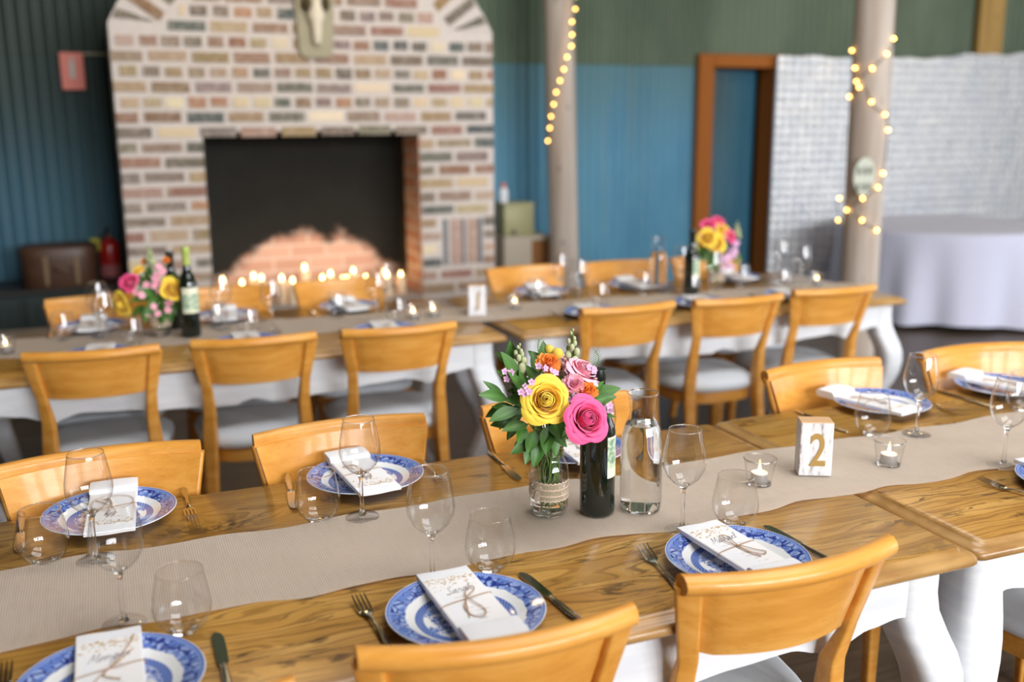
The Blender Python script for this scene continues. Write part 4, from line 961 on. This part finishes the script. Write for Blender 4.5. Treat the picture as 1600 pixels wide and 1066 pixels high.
def near_bouquet():
    j = (0.803, 1.775, JZ); c = V(0.805, 1.79, 0.985)
    nf = lambda: (neck_of(j, rb), foot_of(j, rb))
    flower('rose', 'yellow rose facing us in the near bouquet', 'flower', rose_mesh(.045, 34, 3, .8), M['yellow_petal'], 'petals', (0.762, 1.705, 1.026), (-0.25, -0.85, 0.42), *nf(), NEAR)
    flower('rose', 'hot pink rose drooping over the bottle in the near bouquet', 'flower', rose_mesh(.044, 34, 8, .8), M['pink_petal'], 'petals', (0.822, 1.66, 0.992), (0.05, -0.85, 0.42), *nf(), NEAR)
    flower('rose', 'pale pink rose at the back of the near bouquet', 'flower', rose_mesh(.037, 24, 5, 1.0), M['soft_pink_petal'], 'petals', (0.858, 1.755, 1.052), (0.35, -0.45, 0.8), *nf(), NEAR)
    flower('carnation', 'small pink frilly bloom beneath the pale pink rose, near bouquet', 'flower', ruffle_mesh(.026, 18, 5), M['soft_pink_petal'], 'petals', (0.828, 1.72, 1.048), (-.1, -.8, .5), *nf(), NEAR)
    for p, lab in (((0.795, 1.765, 1.082), 'orange daisy bloom below the yellow balls, near bouquet'), ((0.852, 1.71, 1.030), 'orange daisy bloom above the hot pink rose, near bouquet')):
        flower('strawflower', lab, 'flower', ruffle_mesh(.028, 24, 4, 5), M['orange_petal'], 'petals', p, (-.05, -.7, .75), *nf(), NEAR)
    for p, rr, lab in (((0.814, 1.80, 1.107), .0095, 'smaller yellow billy button ball, near bouquet'), ((0.828, 1.79, 1.098), .0125, 'larger yellow billy button ball, near bouquet')):
        b = NB(); ball(b, (0, 0, 0), rr, 20, 14); flower('billy_button', lab, 'flower', b, M['billy'], 'flower_head', p, (0, -.2, 1), *nf(), NEAR)
    snap((0.748, 1.80, 1.095), *nf(), .055, rb, 'green budded spike on the left of the near bouquet', NEAR); snap((0.866, 1.80, 1.105), *nf(), .075, rb, 'tall green budded spike at the top of the near bouquet', NEAR); snap((0.838, 1.785, 1.075), *nf(), .04, rb, 'pink budded spike in the middle of the near bouquet', NEAR, True)
    for p in [(0.682, 1.760, 1.034), (0.725, 1.780, 1.081), (0.728, 1.750, 1.055), (0.690, 1.730, 1.006), (0.710, 1.720, 0.981), (0.738, 1.712, 0.950), (0.747, 1.705, 0.926), (0.784, 1.700, 0.972), (0.765, 1.700, 0.955), (0.858, 1.69, 1.020), (0.876, 1.70, 1.022), (0.866, 1.68, 0.998), (0.741, 1.820, 1.091), (0.803, 1.840, 1.067), (0.737, 1.745, 1.000), (0.722, 1.715, 0.940), (0.890, 1.71, 1.03), (0.700, 1.78, 0.999), (0.797, 1.73, 0.934), (0.830, 1.86, 1.080), (0.736, 1.76, 1.019), (0.76, 1.80, 1.04), (0.88, 1.80, 1.0), (0.72, 1.79, 0.97), (0.775, 1.78, 1.05), (0.85, 1.81, 1.03), (0.83, 1.77, 0.95)]:
        leaf(p, c, *nf(), rb, 'glossy green leaf sprig in the near bouquet', 'leaf sprigs of the near bouquet')
    for p in [(0.741, 1.735, 1.056), (0.787, 1.765, 1.079), (0.734, 1.728, 1.046), (0.889, 1.755, 1.072), (0.821, 1.735, 1.053), (0.832, 1.722, 1.030), (0.886, 1.69, 1.005), (0.892, 1.69, 0.995), (0.796, 1.755, 1.065), (0.719, 1.795, 1.068), (0.764, 1.755, 1.062), (0.832, 1.77, 1.065)]:
        p = Vector(p).lerp(CAMLOC, 0.014); wax_sprig(p, *nf(), rb, 'tiny mauve pink blossom sprig in the near bouquet', 'blossom sprigs of the near bouquet', M['mauve_petal'])
    fern((0.792, 1.80, 1.10), *nf(), rb, 'wispy fern tip left of the yellow balls, near bouquet', NEAR); fern((0.92, 1.80, 1.065), *nf(), rb, 'wispy fern tip right of the pale pink rose, near bouquet', NEAR)
near_bouquet()
def far_bouquet(j, c, nm, roses, soft, small, orange, leaves, snaps):
    grp = 'flowers of the bouquet '+nm; nf = lambda: (neck_of(j, rb), foot_of(j, rb))
    for i, (p, d, lab) in enumerate(roses): flower('rose', lab+' '+nm, 'flower', rose_mesh(.045, 20, 30+i, .9), M['yellow_petal'], 'petals', p, d, *nf(), grp)
    for i, (p, d, lab) in enumerate(soft): flower('rose', lab+' '+nm, 'flower', rose_mesh(.036, 18, 50+i, .9), M['pink_petal'], 'petals', p, d, *nf(), grp)
    for p in small: wax_sprig(p, *nf(), rb, 'pink blossom sprig in the bouquet '+nm, 'blossom sprigs of the bouquet '+nm, M['soft_pink_petal'] if nm.startswith('near the dark') else M['mauve_petal'], 1.9)
    for p in orange: flower('strawflower', 'small yellow orange bloom in the bouquet '+nm, 'flower', ruffle_mesh(.018, 16, 4, 4), M['orange_petal'] if rb.random() < .5 else M['yellow_petal'], 'petals', p, (0, -.6, .8), *nf(), 'yellow orange blooms of the bouquet '+nm)
    for p in leaves: leaf(p, V(*c), *nf(), rb, 'green leaf sprig in the bouquet '+nm, 'leaf sprigs of the bouquet '+nm, .075, .034)
    for p, lab in snaps: snap(p, *nf(), .07, rb, lab+' '+nm, grp)
j1 = (0.165, 4.0, JZ); dup(jar0, j1, 0.4, 'glass jar with lace band at the fireplace end of the far table', 'flower jars')
far_bouquet(j1, (0.165, 4.02, 0.93), 'near the dark bottle', [((0.207, 3.96, 0.938), (.3, -.8, .3), 'yellow rose on the right'), ((0.045, 3.955, 0.905), (-.7, -.6, -.1), 'yellow rose low on the left')], [((0.073, 3.97, 0.975), (-.4, -.8, .3), 'hot pink rose')],
    [(0.176, 3.98, 0.974), (0.145, 4.0, 0.974), (0.186, 4.0, 1.02), (0.085, 3.96, 0.93), (0.197, 3.95, 0.879), (0.136, 3.95, 0.871), (0.16, 3.98, 1.0), (0.17, 3.97, 0.955)], [(0.110, 4.02, 1.017), (0.207, 4.02, 1.046), (0.098, 4.0, 1.013), (0.130, 4.05, 1.042)],
    [(0.114, 3.97, 0.919), (0.146, 3.95, 0.907), (0.165, 3.95, 0.857), (0.120, 3.95, 0.865), (0.200, 3.96, 0.852), (0.087, 3.98, 0.870), (0.235, 4.0, 0.968), (0.161, 3.97, 0.94), (0.239, 3.98, 0.883), (0.114, 4.05, 0.968), (0.15, 3.98, 0.88), (0.18, 3.97, 0.90), (0.13, 3.97, 0.94), (0.21, 4.0, 0.91), (0.14, 4.0, 0.99)], [((0.148, 4.02, 1.075), 'green budded spike in the bouquet')])
j2 = (2.70, 4.02, JZ+.003); dup(jar0, j2, 0.9, 'glass jar with lace band at the door end of the far table', 'flower jars')
far_bouquet(j2, (2.69, 4.03, 0.96), 'at the door end', [((2.655, 3.975, 0.985), (-.2, -.85, .3), 'large yellow rose low in the bouquet'), ((2.605, 3.965, 1.012), (-.5, -.7, .4), 'yellow rose on the left of the bouquet'), ((2.70, 4.0, 1.035), (.2, -.7, .6), 'yellow rose high in the bouquet')], [((2.633, 4.0, 1.066), (-.2, -.6, .7), 'pink rose at the top left of the bouquet'), ((2.70, 4.03, 1.075), (.1, -.6, .8), 'pink rose at the top right of the bouquet'), ((2.728, 3.98, 1.015), (.3, -.8, .4), 'pink rose in the middle right of the bouquet')],
    [(2.76, 3.98, 0.962), (2.777, 3.98, 0.986), (2.73, 3.96, 0.935), (2.688, 3.95, 0.918), (2.671, 3.95, 0.897), (2.586, 3.98, 1.038), (2.725, 3.95, 0.90), (2.70, 3.95, 0.91), (2.75, 3.97, 0.95), (2.71, 3.95, 0.93)], [],
    [(2.612, 3.97, 0.935), (2.632, 3.96, 0.899), (2.593, 3.98, 0.965), (2.794, 4.0, 0.921), (2.659, 3.96, 0.933), (2.578, 4.0, 0.939), (2.64, 3.98, 0.92), (2.68, 3.98, 0.95), (2.62, 4.0, 1.0)], [((2.795, 4.0, 1.05), 'green budded spike right of the bouquet'), ((2.545, 3.98, 1.005), 'green budded spike left of the bouquet')])

# ------------------------------------------------------------------ fireplace candles
def build_pillar():
    t = thing('pillar_candle', '', 'candle')
    b = NB(); lathe(b, [(.0001, 0), (.030, 0), (.031, .003), (.031, .098), (.029, .1), (.020, .096), (.0001, .094)], 24); obj('wax', b, M['warm_wax'], t, 50)
    b = NB(); tube(b, [(0, 0, .094), (0, 0, .106)], .001, 5); obj('wick', b, M['wick'], t)
    b = NB(); lathe(b, [(.0001, .102), (.006, .106), (.0080, .112), (.0065, .119), (.002, .126), (.0001, .129)], 10); obj('flame', b, M['flame'], t, 80)
    return t
pil0 = build_pillar()
CAND = [(0.649, 6.35, .617), (0.776, 6.45, .578), (0.863, 6.55, .600), (0.890, 6.38, .609), (1.018, 6.40, .598), (1.075, 6.33, .589), (1.204, 6.60, .629), (1.267, 6.34, .591), (1.344, 6.45, .598), (1.398, 6.34, .577), (1.467, 6.52, .551), (1.536, 6.62, .585), (1.561, 6.38, .570), (1.744, 6.60, .563), (1.70, 6.36, .579), (1.82, 6.45, .566)]
NUM = ['first', 'second', 'third', 'fourth', 'fifth', 'sixth', 'seventh', 'eighth', 'ninth', 'tenth', 'eleventh', 'twelfth', 'thirteenth', 'fourteenth', 'fifteenth', 'sixteenth']
for i, (x, y, zf) in enumerate(sorted(CAND)):
    c = put(pil0, (x, y, 0.43), 0, 'lit ivory candle standing in the fireplace, %s from the left' % NUM[i], 'candles in the fireplace')
    c.scale = (1, 1, max(0.4, (zf-0.43)/0.118))
for x, y, z, p in ((0.78, 6.5, 0.68, 0.8), (1.05, 6.45, 0.70, 0.9), (1.36, 6.5, 0.70, 0.9), (1.70, 6.5, 0.68, 1.2)):
    point((x, y, z), p, (1.0, 0.60, 0.32), 0.03)

# ------------------------------------------------------------------ posts, light strings
def build_post(x0, x1, y, r0, r1, mat, label):
    b = NB(); n = 28; rings = []
    for i in range(20):
        z = CZ*i/19; t = (z-0.6)/1.6; x = x0+(x1-x0)*t; r = (r0+(r1-r0)*t)*(1+0.015*math.sin(z*5))
        rings.append([(x-x0+r*math.cos(2*PI*k/n)*(1+.02*math.sin(3*2*PI*k/n)), r*math.sin(2*PI*k/n), z) for k in range(n)])
    loft(b, rings); return tag(obj('timber_post', b, mat, None, 60, (x0, y, 0)), label, 'post', 'round timber posts')
build_post(3.110, 3.062, 6.60, .106, .106, M['post'], 'round timber post behind the far table with a straight light string')
post2 = build_post(3.874, 3.854, 4.36, .101, .103, M['post'], 'pale timber post wound with fairy lights at the table end')
b = NB(); bx(b, 7.55, 7.84, WY-0.10, WY-0.03, 0, CZ, 0.01); tag(obj('square_post', b, M['post_warm'], None, 0), 'yellow brown square post against the wall above the tin screen', 'post')
t = thing('number_plaque', 'small pale green plaque with dark marks nailed to the fairy light post', 'plaque', (3.762, 4.256, 1.26))
b = NB(); ell = [(.07*math.cos(2*PI*i/36), .10*math.sin(2*PI*i/36)) for i in range(36)]; loft(b, [[(x, -.006, z) for x, z in ell], [(x, 0, z) for x, z in ell]]); obj('plate', b, M['plaque'], t, 30)
b = NB()
for zz in (-.055, .03):
    for xx in (-.04, 0.0, .035): bx(b, xx-.010, xx+.010, -.0085, -.006, zz-.02, zz+.02, .002)
obj('marks', b, M['plaque_mark'], t, 0)
def light_string(bulbs, label, wire_extra=None, n=4):
    t = thing('light_string', label, 'string lights', bulbs[0]); o = Vector(bulbs[0]); b = NB()
    pts = [Vector(p)-o for p in bulbs]
    if wire_extra: pts = [Vector(wire_extra)-o]+pts
    tube(b, spline(pts, n), 0.0022, 5); obj('wire', b, M['wire'], t)
    me = None
    for p in bulbs:
        if me is None:
            b = NB(); ball(b, (0, 0, 0), 0.0085, 12, 8); q = obj('bulb', b, M['bulb'], t, 80); me = q.data
        else:
            q = bpy.data.objects.new('bulb', me); COL.objects.link(q); q.parent = t
        q.location = Vector(p)-o
light_string([(3.123, 6.46, 2.394), (3.118, 6.46, 2.310), (3.094, 6.46, 2.226), (3.095, 6.46, 2.141), (3.091, 6.46, 2.065), (3.057, 6.46, 1.992), (3.033, 6.46, 1.910), (3.004, 6.46, 1.833), (2.975, 6.46, 1.756), (2.956, 6.46, 1.674), (2.936, 6.46, 1.592), (2.926, 6.46, 1.514), (2.912, 6.46, 1.426)], 'warm bulb string hanging in a line before the middle post', (3.087, 6.46, 3.380))
RB = [(3.895, 4.252, 1.968), (3.850, 4.246, 1.890), (3.784, 4.272, 1.817), (3.746, 4.343, 1.754), (3.752, 4.397, 1.677), (3.751, 4.326, 1.724), (3.744, 4.358, 1.823), (3.748, 4.396, 1.914), (3.791, 4.269, 1.647), (3.866, 4.245, 1.581), (3.901, 4.252, 1.501), (3.883, 4.246, 1.274), (3.855, 4.246, 1.2), (3.786, 4.28, 1.142), (3.754, 4.362, 1.075), (3.77, 4.443, 1.012), (3.769, 4.443, 1.132), (3.79, 4.278, 1.025), (3.866, 4.245, 0.97)]
light_string(RB, 'fairy lights wound round the pale post at the table end', (3.91, 4.25, 2.2), 4)

# ------------------------------------------------------------------ things along the back wall
def tin_screen():
    b = NB(); pts = [(5.33, 7.16), (6.1, 7.12), (6.6, 7.11), (7.4, 7.11), (9.0, 7.12)]; P = spline([(x, y, 0) for x, y in pts], 30); prev = None; i = 0
    for p in P:
        zt = 2.075+0.010*math.sin(p.x*7)+0.006*math.sin(p.x*19)+max(0, p.x-6.6)*0.05
        cur = [b.verts.new((p.x, p.y-.012, 0.02)), b.verts.new((p.x, p.y-.012, zt)), b.verts.new((p.x, p.y+.012, zt)), b.verts.new((p.x, p.y+.012, 0.02))]
        if prev:
            for k in range(4): b.faces.new((prev[k], prev[(k+1) % 4], cur[(k+1) % 4], cur[k]))
        else: b.faces.new(cur)
        prev = cur; i += 1
    b.faces.new(list(reversed(prev)))
    tag(obj('pressed_tin_screen', b, M['tin_panel'], None, 50), 'tall silver pressed tin screen standing against the back wall', 'screen')
tin_screen()
def round_table():
    cx, cy, r, h = 6.30, 6.13, 0.83, 0.745
    t = thing('round_table', 'round table draped with a white cloth in front of the tin screen', 'table', (cx, cy, 0))
    b = NB(); lathe(b, [(.0001, .70), (r-.02, .70), (r-.01, .705), (r-.01, .728), (.0001, .728)], 48); obj('tabletop', b, M['pine_crate'], t, 50)
    for k in range(4):
        a = PI/4+k*PI/2; b = NB(); tube(b, [(.5*math.cos(a), .5*math.sin(a), .70), (.55*math.cos(a), .55*math.sin(a), 0)], .018, 8); obj('leg', b, M['steel'], t)
    b = NB(); n = 160; rows = []
    for z, k in ((.7305, 0.02), (.7305, .6), (.7305, .97), (.726, 1.0), (.70, 1.006), (.6, 1.01), (.45, 1.02), (.3, 1.03), (.15, 1.04), (.045, 1.05)):
        ring = []
        for i in range(n):
            a = 2*PI*i/n; amp = 0.0 if z > .72 else (0.73-z)*0.055; w = math.sin(a*11+.6*math.sin(a*3))+.5*math.sin(a*19+1)
            ring.append(((r*k+amp*w)*math.cos(a), (r*k+amp*w)*math.sin(a), z+(0.012*math.sin(a*5) if z < .1 else 0)))
        rows.append(ring)
    loft(b, rows, True, False); b.faces.new([v for v in b.verts[:n]]) if False else None
    c = obj('white_tablecloth', b, M['cloth'], None, 80, (cx, cy, 0)); tag(c, 'white cloth hanging in folds over the round table', 'tablecloth')
round_table()
def extinguisher():
    t = thing('fire_extinguisher', 'red fire extinguisher on the wall left of the fireplace', 'fire extinguisher', (0.015, WY-0.105, 0.53))
    b = NB(); lathe(b, [(.0001, 0), (.06, 0), (.066, .008), (.066, .24), (.058, .268), (.035, .285), (.022, .292), (.022, .30)], 28); obj('cylinder', b, M['red_paint'], t, 50)
    b = NB(); lathe(b, [(.0663, .04), (.0663, .12)], 28); obj('printed_label', b, plain('faded_label', (206, 120, 120), 0.6), t, 50)
    b = NB(); bx(b, -.018, .018, -.02, .02, .295, .33, .004); bx(b, -.012, .012, -.085, .01, .33, .345, .004); bx(b, -.012, .012, -.075, .01, .355, .368, .004); obj('valve_handle', b, M['black_plastic'], t, 0)
    b = NB(); tube(b, spline([(-.01, -.015, .315), (-.075, -.03, .28), (-.082, -.03, .18), (-.07, -.03, .09)], 6), .008, 8); obj('hose', b, M['black_plastic'], t)
    b = NB(); bx(b, -.115, -.055, -.05, -.047, .215, .30, .002); obj('inspection_tag', b, M['tag_yellow'], t, 0)
extinguisher()
t = thing('wall_sign', 'faded red safety sign on an arm beside the fireplace top', 'sign', (-0.105, WY-0.05, 1.78))
b = NB(); bx(b, -.07, .07, -.012, 0, 0, .232, .003); obj('panel', b, M['sign_red'], t, 0)
b = NB(); bx(b, -.018, .018, -.0145, -.012, .07, .175, .006); bx(b, -.009, .009, -.0145, -.012, .175, .205, .003); bx(b, -.01, .028, -.0145, -.012, .195, .205, .002); obj('pictogram', b, M['sign_white'], t, 0)
b = NB(); bx(b, .04, .22, -.004, .010, .218, .232); bx(b, .205, .22, -.004, .05, .21, .24); obj('bracket_arm', b, M['grey_board'], t, 0)
def cabinet():
    t = thing('low_cabinet', 'dark green low cabinet against the wall left of the fireplace', 'cabinet', (-0.35, 6.93, 0))
    b = NB(); bx(b, -.72, .40, -.22, .24, 0.05, .545, .006); bx(b, -.70, .38, -.19, .22, 0, .05); obj('carcass', b, M['dark_cabinet'], t, 0)
    b = NB(); bx(b, -.74, .42, -.24, .25, .545, .57, .005); obj('cabinet_top', b, plain('dark_stained_top', (40, 36, 30), 0.5), t, 0)
    for k in range(2):
        x = -.70+k*.545; b = NB(); bx(b, x+.01, x+.53, -.236, -.221, .07, .53, .004); bx(b, x+.07, x+.47, -.242, -.236, .13, .47, .003); d = obj('cabinet_door', b, M['dark_cabinet'], t, 0)
        b = NB(); ball(b, (x+(.49 if k == 0 else .05), -.25, .33), .013); obj('door_knob', b, M['brass'], d)
cabinet()
def trunk():
    t = thing('leather_hat_box', 'rounded brown leather case on the dark cabinet left of the fireplace', 'case', (-0.285, 6.86, 0.57))
    def ring(k, z, n=40):
        out = []
        for i in range(n):
            a = 2*PI*i/n; c, s = math.cos(a), math.sin(a); out.append((math.copysign(abs(c)**.65, c)*.225*k, math.copysign(abs(s)**.65, s)*.16*k, z))
        return out
    b = NB(); loft(b, [ring(.96, 0), ring(.99, .01), ring(1.0, .19)]); obj('case_body', b, M['leather'], t, 50)
    b = NB(); loft(b, [ring(1.02, .185), ring(1.02, .235), ring(1.0, .248), ring(.9, .258), ring(.4, .264)]); obj('lid', b, M['leather'], t, 50)
    b = NB(); bx(b, -.085, -.06, -.166, -.158, .02, .20, .003); bx(b, .09, .115, -.166, -.158, .02, .20, .003); obj('strap', b, plain('pale_strap', (120, 96, 66), 0.6), t, 0)
    b = NB(); tube(b, spline([(-.03, -.163, .13), (0, -.19, .115), (.05, -.19, .115), (.08, -.163, .13)], 6), .008, 8); obj('carry_handle', b, M['leather'], t)
trunk()
def boxes():
    t = thing('wooden_crate', 'old wooden crate with an open brown side, right of the fireplace', 'crate', (2.93, 6.86, 0))
    b = NB(); bx(b, -.24, -.02, -.12, .2, 0, .735, .004); bx(b, -.02, .13, -.12, .2, .70, .735, .003); bx(b, .12, .135, -.12, .2, 0, .70, .003); obj('crate_frame', b, M['pine_crate'], t, 0)
    b = NB(); bx(b, -.019, .119, -.105, .19, 0.01, .699); obj('inner_panel', b, M['crate_in'], t, 0)
    t = thing('metal_box', 'olive metal box on top of the wooden crate', 'box', (2.82, 6.88, 0.735))
    b = NB(); bx(b, -.115, .12, -.11, .12, 0, .238, .008, 2); obj('box_body', b, M['olive'], t, 40)
    b = NB(); bx(b, -.117, .122, -.112, .122, .195, .243, .006); obj('lid', b, M['olive'], t, 40)
    b = NB(); bx(b, -.06, -.03, -.122, -.110, .015, .045, .003); obj('latch', b, M['black_plastic'], t, 0)
    t = thing('small_bottle', 'small white bottle with pink cap on the olive metal box', 'bottle', (2.735, 6.86, 0.978))
    b = NB(); lathe(b, [(.0001, 0), (.032, 0), (.034, .004), (.034, .08), (.028, .1), (.015, .11)], 24); obj('bottle_body', b, M['white'], t, 50)
    b = NB(); lathe(b, [(.017, .105), (.019, .108), (.019, .14), (.0001, .144)], 20); obj('cap', b, M['pink_plastic'], t, 50)
boxes()
